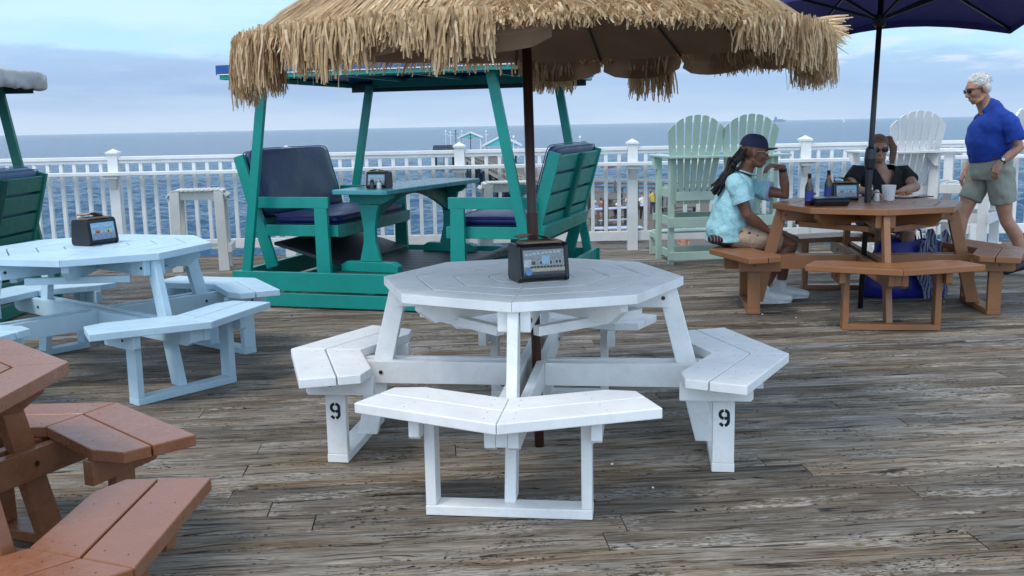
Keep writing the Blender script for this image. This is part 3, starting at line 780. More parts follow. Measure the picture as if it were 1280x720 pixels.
# ------------------------------------------------------------------ glider swing
def text_mesh(body, size, name, mat, parent, M):
    cu = bpy.data.curves.new('t', 'FONT'); cu.body = body; cu.size = size; cu.extrude = .0006; cu.align_x = 'CENTER'
    ob = bpy.data.objects.new('t', cu); COL.objects.link(ob); dg = bpy.context.evaluated_depsgraph_get(); dg.update()
    me = bpy.data.meshes.new_from_object(ob.evaluated_get(dg)); bpy.data.objects.remove(ob); me.materials.clear(); me.materials.append(mat)
    o = bpy.data.objects.new(name, me); COL.objects.link(o); o.parent = parent; o.matrix_local = M; return o
def cushion(name, cen, ax, ay, az, sx, sy, sz, mat, parent):
    """soft boxed cushion: superellipsoid slab with piping"""
    cen, ax, ay, az = map(Vector, (cen, ax, ay, az)); mb = MB(); n = 14; m = 10; vs = []
    def se(c, e): return math.copysign(abs(c)**e, c)
    for i in range(m+1):
        ph = -PI/2+PI*i/m
        for k in range(4*n):
            th = 2*PI*k/(4*n)
            x = se(math.cos(ph), .28)*se(math.cos(th), .16); y = se(math.cos(ph), .28)*se(math.sin(th), .16); z = se(math.sin(ph), .55)
            puff = 1+.10*(1-x*x)*(1-y*y)
            vs.append(cen+ax*x*sx/2+ay*y*sy/2+az*z*sz/2*puff)
    fs = [(i*4*n+k, i*4*n+(k+1) % (4*n), (i+1)*4*n+(k+1) % (4*n), (i+1)*4*n+k) for i in range(m) for k in range(4*n)]
    mb.add(vs, fs); o = mb.build(name, mat, parent, smooth=True)
    pp = MB()
    for sgn in (-1, 1):
        loop = [cen+ax*se(math.cos(2*PI*k/48), .16)*sx/2*1.0+ay*se(math.sin(2*PI*k/48), .16)*sy/2*1.0+az*sgn*sz*.36 for k in range(49)]
        pp.tube(loop, .004, 6, cap=False)
    pp.build('piping', mat, o, smooth=True); return o
def glider(label, loc, yaw, WD, canopy, cushm, dark=False, drop=0.0):
    t = thing('glider_swing', label, 'glider swing', loc, yaw)
    wb, wt, db, dt, zt = 1.233, .914, .921, .985, 1.786
    # base: two stacked boards all round
    b = MB()
    for s in (-1, 1):
        for z0, z1 in ((.012, .118), (.135, .285)):
            b.box(-wb-.06, wb+.06, s*(db+.02)-.02, s*(db+.02)+.02, z0, z1)
            b.box(s*(wb+.02)-.019, s*(wb+.02)+.019, -db+.002, db-.002, z0+.001, z1-.001)
    for x in (-wb+.1, -.4, .4, wb-.1): b.box(x-.04, x+.04, -db+.005, db-.005, .003, .011)
    b.build('base_frame', WD, t, .004)
    pl = MB()
    for i in range(9):
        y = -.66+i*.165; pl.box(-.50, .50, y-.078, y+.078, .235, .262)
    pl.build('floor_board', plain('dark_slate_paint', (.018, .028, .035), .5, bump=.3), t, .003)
    for sx in (-1, 1):
        for sy in (-1, 1):
            p = MB(); o = Vector((0, sy*.045, 0)); p.bar(Vector((sx*wb, sy*db, .02))+o*0, (sx*wt, sy*dt, zt), .075, .04, (1, 0, 0)); q = p.build('corner_post', WD, t, .003)
            q.location.y = -sy*.022
            bo = MB()
            for z in (.17, .23):
                bo.tube([(sx*(wb-.04), sy*(db+.04), z), (sx*(wb-.04), sy*(db+.044), z)], .007, 8)
            bo.build('bolt', BOLT, t)
    # facing benches
    for s in (-1, 1):
        X_ = lambda u: s*u
        for sy in (-1, 1):
            end = MB()
            y = sy*.72; yo = sy*.785; h = .019
            def pr(poly, yc): end.prism([(X_(u), z) for u, z in poly], lambda a, z, w: (a, yc+w, z), -h, h)
            pr([(1.36, 1.175), (1.275, 1.20), (1.015, .30), (1.11, .27)], y)              # back upright
            pr([(.50, .775), (1.19, .775), (1.17, .862), (.50, .862)], yo)               # arm side board
            pr([(.515, .862), (1.15, .862), (1.15, .775), (.515, .775)], y+sy*.0)if False else None
            pr([(.515, .774), (.625, .774), (.625, .262), (.505, .262)], yo)              # front leg
            pr([(.455, .545), (1.10, .545), (1.10, .635), (.455, .635)], y+sy*.001)
            end.build('side_frame', WD, t, .003).location.z = -drop
        fr = MB(); fr.box(min(X_(.455), X_(.495)), max(X_(.455), X_(.495)), -.70, .70, .535, .634); fr.box(min(X_(1.0), X_(1.04)), max(X_(1.0), X_(1.04)), -.70, .70, .545, .634)
        for i in range(6):
            u = .53+.085*i; fr.box(min(X_(u), X_(u+.07)), max(X_(u), X_(u+.07)), -.699, .699, .612, .633)
        fr.build('seat_slat', WD, t, .003).location.z = -drop
        # back: boards between uprights, battens behind
        up_ = Vector((X_(1.36-1.11), 0, 1.175-.27)).normalized(); nrm = Vector((up_.z*s, 0, -up_.x*s))   # outward
        o0 = Vector((X_(1.085), 0, .27))
        for i, (d0, d1) in enumerate(((.30, .46), (.485, .62), (.645, .78), (.805, .925))):
            m = MB(); c = o0+up_*(d0+d1)/2-nrm*.0; m.obox(c, up_*(d1-d0)/2, (0, .70, 0), nrm*.011); m.build('back_slat', WD, t, .003).location.z = -drop
        for y in (-.24, .24):
            m = MB(); c = o0+up_*.62+nrm*.027; m.obox(c, up_*.315, (0, .045, 0), nrm*.015); m.build('back_batten', WD, t, .003).location.z = -drop
        m = MB(); c = o0+up_*.345+nrm*.034; m.obox(c, up_*.055, (0, .745, 0), nrm*.018); m.build('back_rail', WD, t, .003).location.z = -drop
        cushion('seat_cushion', (X_(.78), 0, .672), (1, 0, 0), (0, 1, 0), (0, 0, 1), .60, 1.36, .085, CUSHB if not dark else cushm, t).location.z = -drop
        c = o0+up_*.70-nrm*.062; cushion('back_cushion', c, up_, (0, 1, 0), nrm, .56, 1.36, .10, cushm, t).location.z = -drop
    # table
    ux = -.13; PV = Vector((-.06, 0, 0)); TA = -.12; before = set(t.children)
    tp = MB(); tp.prism([(ux-.25, -.82), (ux-.22, -.85), (ux+.22, -.85), (ux+.25, -.82), (ux+.25, .82), (ux+.22, .85), (ux-.22, .85), (ux-.25, .82)], lambda a, b_, z: (a, b_, z), .882, .918)
    tp.build('tabletop', lumber('sea_blue_tabletop' if not dark else 'sea_green_tabletop', (.07, .30, .34), .22, (.02, .15, .2), .5), t, .006)
    for s in (-1, 1):
        y = s*.68; h = .018
        pd = MB(); prof = [(-.095, .795), (-.07, .72), (-.052, .60), (-.055, .50), (-.075, .42), (-.095, .345)]
        pd.prism([(ux+a, z) for a, z in prof]+[(ux-a, z) for a, z in prof[::-1]], lambda a, z, w: (a, y+w, z), -h, h)
        pd.build('pedestal', WD, t, .003)
        br = MB(); cv = [(-.20, .8815), (-.20, .845), (-.175, .835), (-.15, .815), (-.125, .812), (-.105, .796)]
        br.prism([(ux+a, z) for a, z in cv]+[(ux-a, z) for a, z in cv[::-1]], lambda a, z, w: (a, y-s*.0375+w, z), -h, h); br.build('table_bracket', WD, t, .003)
        ft = MB(); ft.prism([(ux-.26, .263), (ux+.26, .263), (ux+.26, .315), (ux+.21, .343), (ux-.21, .343), (ux-.26, .315)], lambda a, z, w: (a, y+w, z), -.04, .04); ft.build('pedestal_foot', WD, t, .004)
    st = MB(); arc = [(-.64, .80), (-.5, .70)]
    pts = [(-.64, .64)]+[(-.60+1.2*i/12, .66+.18*math.sin(PI*i/12)) for i in range(13)]+[(.64, .64), (.64, .8815), (-.64, .8815)]
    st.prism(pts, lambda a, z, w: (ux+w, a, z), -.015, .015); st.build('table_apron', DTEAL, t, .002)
    for o_ in set(t.children)-before:
        o_.rotation_euler.z = TA; o_.location = PV-Matrix.Rotation(TA, 3, 'Z') @ PV
    for s in (-1, 1):
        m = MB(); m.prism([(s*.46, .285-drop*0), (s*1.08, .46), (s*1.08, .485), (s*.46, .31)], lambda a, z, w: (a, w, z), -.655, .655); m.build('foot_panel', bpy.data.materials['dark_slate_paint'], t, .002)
    # canopy
    CW, CD, CZ = 1.18, 1.12, 1.772
    cf = MB()
    for s in (-1, 1):
        cf.box(-CW, CW, s*CD-.02, s*CD+.02, CZ, CZ+.04); cf.box(s*CW-.02, s*CW+.02, -CD+.021, CD-.021, CZ+.001, CZ+.039)
        cf.box(-wt, wt, s*1.045-.019, s*1.045+.019, CZ-.005, CZ+.075)
    for x in (-.6, 0, .6): cf.box(x-.015, x+.015, -CD+.03, CD-.03, CZ+.041, CZ+.07)
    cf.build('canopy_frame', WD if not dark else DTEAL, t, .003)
    cv = MB(); n = 20; vs = []
    for i in range(n+1):
        for j in range(n+1):
            x = -CW*1.015+2*CW*1.015*i/n; y = -CD*1.02+2*CD*1.02*j/n; e = max(abs(x)/CW, abs(y)/CD)
            z = CZ+.055+(.035 if dark else 0)+(.10*(1-min(1, e)**6))+.11*(1-(x/CW)**2)*(1-(y/CD)**2)
            vs.append((x, y, z))
    cv.add(vs, [(i*(n+1)+j, (i+1)*(n+1)+j, (i+1)*(n+1)+j+1, i*(n+1)+j+1) for i in range(n) for j in range(n)])
    cv.add([(x, y, z-(.012 if not dark else .045)) for x, y, z in vs], [(i*(n+1)+j, i*(n+1)+j+1, (i+1)*(n+1)+j+1, (i+1)*(n+1)+j) for i in range(n) for j in range(n)])
    for s in (-1, 1):
        cv.box(-CW*1.02, CW*1.02, s*CD*1.022-.004, s*CD*1.022+.004, CZ+(.032 if not dark else -.02), CZ+.075+.03); cv.box(s*CW*1.018-.004, s*CW*1.018+.004, -CD*1.02+.005, CD*1.02-.005, CZ+(.033 if not dark else -.021), CZ+.074+.03)
    if dark:
        for s in (-1, 1): cv.box(s*CW*1.03-.03, s*CW*1.03+.03, -CD*1.04, CD*1.04, CZ-.03, CZ+.13); cv.box(-CW, CW, s*CD*1.03-.03, s*CD*1.03+.03, CZ-.03, CZ+.13)
        cv.build('canopy_cover', canopy, t, remesh=.02, smo=20, folds=.035)
    else: cv.build('canopy_cover', canopy, t, smooth=False)
    ln = MB(); ln.box(-CW*1.01, CW*1.01, -CD*1.022-.006, -CD*1.022-.0045, CZ+.032, CZ+.039); ln.build('canopy_piping', PAPERW, t)
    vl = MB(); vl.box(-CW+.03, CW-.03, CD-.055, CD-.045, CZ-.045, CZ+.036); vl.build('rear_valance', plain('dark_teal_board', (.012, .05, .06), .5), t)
    return t, CD, CZ
g1, CD, CZ = glider('teal wooden glider swing with navy cushions and a blue canopy behind the white table', (-.714, 8.508, 0), -.297, TEAL, BLUECANOPY, CUSH)
M = Matrix.Translation((.10, CD-.0565, CZ-.022)) @ Matrix.Rotation(R(90), 4, 'X')
text_mesh('SWING TIME LIMIT 2 HOURS', .046, 'lettering', plain('black_lettering', (.003, .003, .004), .7), g1, M)
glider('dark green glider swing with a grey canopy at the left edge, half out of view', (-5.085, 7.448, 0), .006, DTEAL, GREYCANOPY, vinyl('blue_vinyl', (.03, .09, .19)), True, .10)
def gl_at(u, v, z):
    c, s = math.cos(-.297), math.sin(-.297); return (-.714+u*c-v*s, 8.508+u*s+v*c, z)
dispenser('small black napkin dispenser on the teal glider table', gl_at(-.17, -.55, .9185), -.30, 'beach', 1.02, .3)
def shaker(label, loc, fill, lid, group, h=.075):
    t = thing('shaker', label, 'shaker', loc, 0, group)
    g = MB(); g.lathe([(.018, 0), (.020, .004), (.017, h*.7), (.014, h*.75)], seg=14); g.build('glass_body', plain('shaker_'+fill, {'salt': (.62, .62, .60), 'pepper': (.05, .045, .04)}[fill], .25), t, smooth=True)
    l = MB(); l.lathe([(.0155, h*.72), (.016, h*.9), (.011, h), (.003, h+.002)], seg=14); l.build('lid', plain('steel_lid' if lid == 'steel' else 'black_lid', (.55, .55, .55) if lid == 'steel' else (.02, .02, .02), .3, .9 if lid == 'steel' else 0), t, smooth=True)
shaker('dark pepper shaker in front of the napkin dispenser on the glider table', gl_at(-.185, -.655, .9185), 'pepper', 'black', 'shakers', .07)
shaker('pale salt shaker in front of the napkin dispenser on the glider table', gl_at(-.125, -.655, .9185), 'salt', 'steel', 'shakers', .07)
# ------------------------------------------------------------------ things on the orange table
TZ = .7822
def bottle(label, loc):
    t = thing('beer_bottle', label, 'bottle', loc, 0, 'beer bottles on the orange brown table')
    g = NT('amber_glass_'+str(len(MATS))); g.col((.030, .010, .004)); g.rough(.08); g.b.inputs['Coat Weight'].default_value = .5
    b = MB(); b.lathe([(.026, 0), (.030, .004), (.030, .125), (.027, .14), (.017, .165), (.0135, .19), (.0125, .218), (.0145, .220), (.0145, .228), (.011, .230)], seg=20); b.build('glass', g.m, t, smooth=True)
    l = MB(); l.lathe([(.0304, .035), (.0304, .105)], seg=20); l.f = l.f[:-2]; l.mi = l.mi[:-2]; l.build('paper_label', plain('blue_label', (.03, .05, .25), .5, var=.4, scale=90), t, smooth=True)
    n = MB(); n.lathe([(.0185, .163), (.0140, .188)], seg=20); n.f = n.f[:-2]; n.mi = n.mi[:-2]; n.build('neck_foil', plain('gold_foil', (.25, .11, .03), .4), t, smooth=True)
p = atz(1011, 257, TZ); bottle('brown beer bottle at the left end of the orange table', (p.x, p.y, TZ))
p = atz(1035, 251, TZ); bottle('brown beer bottle between the takeaway box and the dark caddy', (p.x, p.y, TZ))
def takeout():
    a = atz(1018, 258.5, TZ); b = atz(1067, 258.5, TZ); cx = (a.x+b.x)/2; W = (b.x-a.x)
    t = thing('takeaway_box', 'closed black plastic takeaway box beside the bottles', 'food box', (cx, a.y+.10, TZ), .04)
    def tray(z0, z1, w0, w1, d0, d1, nm):
        m = MB(); m.add([(-w0, -d0, z0), (w0, -d0, z0), (w0, d0, z0), (-w0, d0, z0), (-w1, -d1, z1), (w1, -d1, z1), (w1, d1, z1), (-w1, d1, z1)], [(3, 2, 1, 0), (4, 5, 6, 7), (0, 1, 5, 4), (1, 2, 6, 5), (2, 3, 7, 6), (3, 0, 4, 7)]); return m.build(nm, BLACKP, t, .005)
    tray(0, .036, W*.44, W*.5, .085, .10, 'tray'); tray(.038, .058, W*.5, W*.42, .10, .085, 'lid')
takeout()
def simple_things():
    p = atz(1048, 250, TZ)
    t = thing('condiment_caddy', 'dark condiment caddy with a red capped bottle behind the takeaway box', 'caddy', (p.x, p.y+.12, TZ), .1)
    m = MB(); m.box(-.055, .055, -.05, .05, 0, .09); m.build('holder', plain('navy_plastic', (.012, .014, .05), .4), t, .01)
    m = MB(); m.lathe([(.018, .02), (.018, .115), (.008, .13)], (.005, .0, 0), 14); m.build('sauce_bottle', plain('cloudy_plastic', (.45, .42, .42), .4), t, smooth=True)
    m = MB(); m.lathe([(.009, .13), (.006, .15), (.002, .155)], (.005, 0, 0), 12); m.build('red_cap', plain('red_plastic', (.5, .02, .02), .4), t, smooth=True)
    p = atz(1022, 252, TZ); m = MB(); rg = random.Random(3)
    for i in range(9): m.ball((rg.uniform(-.03, .03), rg.uniform(-.02, .02), rg.uniform(.012, .07)), (.018, .015, .012), 8, 5)
    o = m.build('crumpled_napkin', KRAFT); o.location = (p.x, p.y+.16, TZ); tag(o, 'crumpled brown paper napkins behind the takeaway box', 'napkin')
    p = atz(1096, 251.5, TZ); shaker('salt shaker beside the white cup on the orange table', (p.x, p.y, TZ), 'salt', 'steel', 'shakers', .085)
    p = atz(1090, 249, TZ); shaker('pepper shaker half behind the umbrella pole on the orange table', (p.x, p.y+.03, TZ), 'pepper', 'steel', 'shakers', .085)
    p = atz(1110, 251, TZ); m = MB(); m.lathe([(.038, 0), (.041, .004), (.052, .112), (.053, .115), (.050, .114), (.037, .006)], seg=24)
    o = m.build('foam_cup', plain('white_foam', (.72, .72, .72), .6), smooth=True); o.location = (p.x+.01, p.y+.02, TZ); tag(o, 'white foam cup beside the salt shaker in front of the woman', 'cup')
    p = atz(1128, 247, TZ)
    t = thing('food_plate', 'white plate of food in front of the woman in black', 'plate', (p.x, p.y, TZ), 0)
    m = MB(); m.lathe([(.06, 0), (.115, .018), (.115, .021), (.06, .005)], seg=28); m.build('plate', PAPERW, t, smooth=True)
    m = MB(); rg = random.Random(4)
    for i in range(26): a = rg.uniform(0, 6.28); r = rg.uniform(0, .075); m.ball((r*math.cos(a), r*math.sin(a), .018+rg.uniform(0, .022)), (rg.uniform(.012, .026), rg.uniform(.01, .02), rg.uniform(.008, .014)), 8, 5)
    m.build('food', plain('fried_food', (.36, .13, .06), .5, var=.6, scale=60), t)
    p = atz(1153, 246.5, TZ); m = MB(); m.box(-.075, .075, -.037, .037, 0, .009); o = m.build('phone', plain('dark_phone', (.03, .02, .025), .2), bevel=.004); o.location = (p.x, p.y, TZ); o.rotation_euler.z = .05; tag(o, 'dark phone lying at the right end of the orange table', 'phone')
simple_things()
# blue beach bag under the orange table
def beach_bag():
    p = atz(1150, 372, 0)
    t = thing('beach_bag', 'blue beach bag with a striped towel on the deck under the orange table', 'bag', (p.x-.1, p.y+.1, 0), .1)
    mb = MB(); n = 24; vs = []; rg = random.Random(8)
    for i, (z, a, b) in enumerate(((0.0, .33, .13), (.03, .36, .16), (.12, .34, .15), (.25, .30, .13), (.36, .24, .10), (.44, .20, .07))):
        for k in range(n):
            th = 2*PI*k/n; w_ = 1+.06*math.sin(3*th+i)+rg.uniform(-.03, .03); vs.append((a*w_*math.cos(th), b*w_*math.sin(th), z+.01*math.sin(4*th)*(i > 0)))
    mb.add(vs, [(i*n+k, i*n+(k+1) % n, (i+1)*n+(k+1) % n, (i+1)*n+k) for i in range(5) for k in range(n)])
    mb.build('bag_body', fabric('royal_blue_nylon', (.010, .013, .20), .45, .3, 100, 0, .9), t, smooth=True)
    a = NT('striped_towel'); v = a.coord((9, 1, 3)); wv = a.n('ShaderNodeTexWave'); wv.inputs['Scale'].default_value = 2.2; wv.inputs['Distortion'].default_value = 3; a.l(v, wv.inputs[0])
    a.col(a.ramp(wv.outputs['Color'], [(.1, (.02, .03, .30)), (.45, (.30, .24, .07)), (.6, (.05, .18, .30)), (.85, (.30, .32, .34))], 'LINEAR')); a.rough(.9)
    mb = MB(); vs = []
    for i in range(14):
        for j in range(10):
            u = .02+.22*i/13; z = .50-.46*j/9; vs.append((u+.03*math.sin(j*.9), -.17+.03*math.sin(i*1.7+j*.5)-.04*(j/9), max(.004, z-.05*math.sin(i*.8))))
    mb.add(vs, [(i*10+j, (i+1)*10+j, (i+1)*10+j+1, i*10+j+1) for i in range(13) for j in range(9)]); mb.build('towel', a.m, t, smooth=True)
    hd = MB()
    for s in (-1, 1): hd.tube([(-.12, s*.05, .42), (-.08, s*.05, .54), (.03, s*.05, .57), (.10, s*.05, .52), (.12, s*.05, .42)], .008, 8)
    hd.build('handle', fabric('royal_blue_nylon', (.015, .02, .34)), t, smooth=True)
beach_bag()
# ------------------------------------------------------------------ tall fan back chairs (seen from behind, facing the sea)
def fan_back(M, par, cx, W, z0, z1, yb, lean, n=7, nm='back_slat'):
    """fan of slats, x centred on cx; at z0 y=yb; leans toward -y with height"""
    for i in range(n):
        f = (i-(n-1)/2)/((n-1)/2)
        xb = cx+f*W*.30; xt = cx+f*W*.47; hh = z1-.115*abs(f)**2.0-(.05 if abs(f) > .95 else 0)
        wb_, wt_ = W*.078, W*.122
        def P(u, z, d): q = (z-z0)*lean; return (u, yb-q+d, z)
        def arch(x): e = min(1, abs(x-cx)/(W*.53)); return z1-.145*e**2.3
        m = MB(); k = 5; top = []
        for j in range(k+1):
            x = xt+wt_/2-wt_*j/k; r = .006*(j in (0, k)); top.append((x, arch(x)-r))
        poly = [(xb-wb_/2, z0), (xb+wb_/2, z0)]+top
        m.prism(poly, lambda u, z, d: P(u, z, d), -.010, .010)
        m.build(nm, M, par, .002)
def tall_chair(label, M, loc, rz, seats=1, cat='tall chair'):
    t = thing('fan_back_chair' if seats == 1 else 'fan_back_double_chair', label, cat, loc, rz)
    # local: back legs at y=0, front (sea side) at y=+.46 ; x from 0 to width
    sw = .52 if seats > 1 else .54; Wd = sw*seats+(.0 if seats > 1 else .08)
    D = .46; SZ = .76
    for x in ((0, Wd) if seats == 1 else (0, Wd)):
        m = MB(); m.box(x-.045 if x else -.0, (x+.045 if x == 0 else x), -.02, .02, 0, 1.08) if False else None
        for y, h in ((0, 1.045), (D, 1.045)):
            m = MB(); m.box(x-.022, x+.022, y-.045, y+.045, .003, h); m.build('leg', M, t, .003)
        m = MB(); m.prism([(-.17, 1.0465), (D+.11, 1.0465), (D+.11, 1.07), (-.17, 1.07)], lambda a, z, w: (x+w, a, z), -.075, .075); m.build('armrest', M, t, .006)
        m = MB(); m.prism([(D-.045, 1.045), (D-.045, .92), (D-.02, .92), (D+.09, 1.045)], lambda a, z, w: (x+(w if x else w), a, z), .0225 if x else -.0595, .0595 if x else -.0225); m.build('arm_bracket', M, t, .002)
        sg = -1 if x else 1
        for z0, z1 in ((.05, .13), (.37, .46), (SZ-.11, SZ-.02)):
            m = MB(); m.box(min(x+sg*.0225, x+sg*.045), max(x+sg*.0225, x+sg*.045), -.03, D+.03, z0, z1); m.build('side_rail', M, t, .003)
    for y, zs in ((-.0575, ((.05, .13), (.37, .47))), (D+.0575, ((.05, .12), (.40, .47)))):
        for z0, z1 in zs:
            m = MB(); m.box(-.045, Wd+.045, y-.0115, y+.0115, z0, z1); m.build('cross_rail', M, t, .003)
    m = MB()
    for i in range(7):
        y = -.02+i*.082; z = SZ-.018*math.sin(PI*i/6); m.box(.047, Wd-.047, y-.036, y+.036, z-.018, z)
    m.build('seat', M, t, .003)
    m = MB(); m.box(.023, Wd-.023, -.0985, -.075, .635, .72); m.build('back_lower_rail', M, t, .003)
    m = MB(); m.box(-.075, Wd+.075, -.255, -.172, 1.0463, 1.0700); m.build('back_cross_rail', M, t, .004)
    for s in range(seats):
        cx = Wd/2+(s-(seats-1)/2)*(sw+.01)-(.07 if seats > 1 else 0); fan_back(M, t, cx, sw*(1.02 if seats > 1 else .98), .60, 1.455, -.062, .205)
    # foot rest on the sea side
    m = MB()
    for i in range(4): m.box(.03, Wd-.03, D+.10+i*.075, D+.165+i*.075, .25, .268)
    m.build('foot_rest', M, t, .003)
    for x in (.03, Wd-.03):
        m = MB(); m.box(x-.02, x+.02, D+.075, D+.40, .19, .249); m.box(x-.02, x+.02, D+.36, D+.40, .003, .19); m.build('foot_rest_leg', M, t, .003)
    return t
A = tall_chair('mint green double tall chair with two fan backs behind the man in a cap', MINT, (1.57, 9.84, 0), .12, 2, 'double chair')
tall_chair('white tall fan back chair behind the woman in black', RAILW, (3.62, 10.0, 0), .10, 1)
tall_chair('white tall fan back chair behind the walking man at the right edge', RAILW, (4.52, 9.62, 0), .95, 1)
# ------------------------------------------------------------------ slatted bar stools by the railing
def bar_stool(label, loc, rz):
    t = thing('bar_stool', label, 'bar stool', loc, rz, 'slatted bar stools by the railing')
    W, D, H = .54, .30, .80
    for sx in (-1, 1):
        for sy in (-1, 1):
            m = MB(); m.prism([(sx*(W/2-.03)-.05*(1 if sx > 0 else 0)-.0, H-.10), (sx*(W/2-.03)+.05*(1 if sx < 0 else 0), H-.10), (sx*(W/2-.01)+(.05 if sx < 0 else 0), .003), (sx*(W/2-.01)-(.05 if sx > 0 else 0), .003)] if False else
                          [(sx*.21-.045, H-.0), (sx*.21+.045, H-.0), (sx*.225+.05, .003), (sx*.225-.05, .003)], lambda a, z, w: (a, sy*D/2+w, z), -.019, .019); m.build('leg', CREAM, t, .003)
    for sy in (-1, 1):
        m = MB(); pts = []
        for i in range(13):
            x = -W/2-.015+(W+.03)*i/12; e = abs(x)/(W/2+.015); pts.append((x, H+.012-.045*max(0, e-.75)/.25*max(0, e-.75)*4))
        poly = [(-W/2-.015, H-.07)]+[(W/2+.015, H-.07)]+pts[::-1]
        m.prism(poly, lambda a, z, w: (a, sy*(D/2-.0395)+w, z-.012), -.019, .019); m.build('apron', CREAM, t, .002)
    m = MB()
    for i in range(13):
        x = -W/2-.008+(W+.016)*i/12; e = abs(x)/(W/2+.008); dz = .05*max(0, e-.72)**2/.08; tl = -math.copysign(.9*max(0, e-.72)/.28, x)
        c = Vector((x, 0, H+.012-dz)); ax = Vector((math.cos(tl), 0, math.sin(tl))); m.obox(c, ax*.0185, (0, D/2+.02, 0), Vector((-ax.z, 0, ax.x))*.0085)
    m.build('seat_slat', CREAM, t, .002)
    m = MB(); m.box(-.285, .285, -D/2-.040, -D/2-.0195, .18, .26) if False else None
    for sx in (-1, 1):
        q = MB(); q.box(sx*.2925-.019, sx*.2925+.019, -D/2-.03, D/2+.03, .19, .27); q.build('stretcher', CREAM, t, .003)
    q = MB(); q.box(-.273, .273, D/2-.06, D/2-.0195, .215, .255); q.build('foot_rail', CREAM, t, .003)
    return t
bs = bar_stool('off white slatted bar stool beside the railing behind the pale blue table', (-3.13, 10.15, 0), .16)
dup(bs, (-.03, 10.42, 0), .12, 'off white slatted bar stool hidden behind the glider table', 'slatted bar stools by the railing')
# ------------------------------------------------------------------ people
def skin_mat(name, c):
    a = NT(name); v = a.coord(); n = a.noise(v, 14, 5, .6); n2 = a.noise(v, 90, 3)
    a.col(a.ramp(n, [(.3, (c[0]*.80, c[1]*.74, c[2]*.72)), (.7, (c[0]*1.12, c[1]*1.10, c[2]*1.08))])); a.rough(.52)
    a.b.inputs['Subsurface Weight'].default_value = .06; a.b.inputs['Subsurface Radius'].default_value = (.02, .008, .004)
    a.bump(a.math('ADD', n, a.math('MULTIPLY', n2, .3)), .25, .004); return a.m
def hand(mb, W, d, n, s, curl=25, k=1.0, spread=.1, thumb=(.6, .7, .3)):
    W = Vector(W); d = Vector(d).normalized(); n = Vector(n); n = (n-d*n.dot(d)).normalized(); s = Vector(s); s = (s-d*s.dot(d)-n*s.dot(n)).normalized()
    mb.tube([W-d*.02*k, W+d*.01*k, W+d*.05*k, W+d*.092*k], [(.027*k, .019*k), (.030*k, .018*k), (.040*k, .016*k), (.039*k, .012*k)], 12, side=s)
    for i, (o, l) in enumerate(((.029, .072), (.010, .082), (-.010, .076), (-.028, .058))):
        b = W+d*(.086-.004*abs(i-1.3))*k+s*o*k; dd = (d+s*spread*(1.3-i)*.5).normalized(); pts = [b-dd*.02*k, b]; ang = R(curl)
        for j, fr in enumerate((.45, .32, .23)):
            dd = (dd*math.cos(ang)+n*math.sin(ang)).normalized(); pts.append(pts[-1]+dd*l*fr*k)
        mb.tube(pts, [.0095*k, .0092*k, .0085*k, .0078*k, .0062*k], 8)
    b = W+d*.028*k+s*.030*k; dd = (d*thumb[0]+s*thumb[1]+n*thumb[2]).normalized(); pts = [b-dd*.015*k, b, b+dd*.036*k]; dd = (dd+d*.5+n*.2-s*.3).normalized(); pts.append(pts[-1]+dd*.030*k)
    mb.tube(pts, [.013*k, .0125*k, .0108*k, .0085*k], 8)
def head(mb, C, f, u, k=1.0, old=0):
    C = Vector(C); f = Vector(f).normalized(); u = Vector(u); u = (u-f*u.dot(f)).normalized(); r = f.cross(u)
    M3 = Matrix((r, f, u)).transposed()
    P = lambda x, y, z: C+(r*x+f*y+u*z)*k
    def B(x, y, z, a, b, c): mb.ball(P(x, y, z), (a*k, b*k, c*k), 16, 12, M3)
    B(0, -.012, .035, .076, .094, .080); B(0, .030, -.010, .062, .062, .080); B(0, .020, .030, .068, .074, .060)
    B(0, .056, -.088, .024, .024, .020); B(0, .045, -.070, .045, .042, .030); B(0, .015, -.045, .056, .055, .045)
    for s in (-1, 1):
        mb.tube([P(s*.060, -.015, -.045), P(s*.050, .020, -.082), P(s*.018, .064, -.097)], [.018*k, .017*k, .015*k], 8)
        B(s*.030, .066, -.022, .024, .020, .020)
        mb.tube([P(s*.006, .088, .030), P(s*.030, .085, .036), P(s*.052, .066, .028)], [.0085*k, .009*k, .006*k], 8)
        mb.ball(P(s*.078, -.012, -.004), (.010*k, .020*k, .032*k), 10, 8, M3)
        B(s*.010, .094, -.033, .0085, .010, .007)
    mb.tube([P(0, .084, .026), P(0, .098, .0), P(0, .112, -.024), P(0, .104, -.036)], [.008*k, .0095*k, .0125*k, .0095*k], 10)
    mb.tube([P(-.024, .080, -.055), P(0, .094, -.052), P(.024, .080, -.055)], [.004*k, .0078*k, .004*k], 8)
    mb.tube([P(-.021, .080, -.064), P(0, .092, -.065), P(.021, .080, -.064)], [.004*k, .0085*k, .004*k], 8)
    B(0, .082, -.058, .030, .012, .024)
    return P, M3
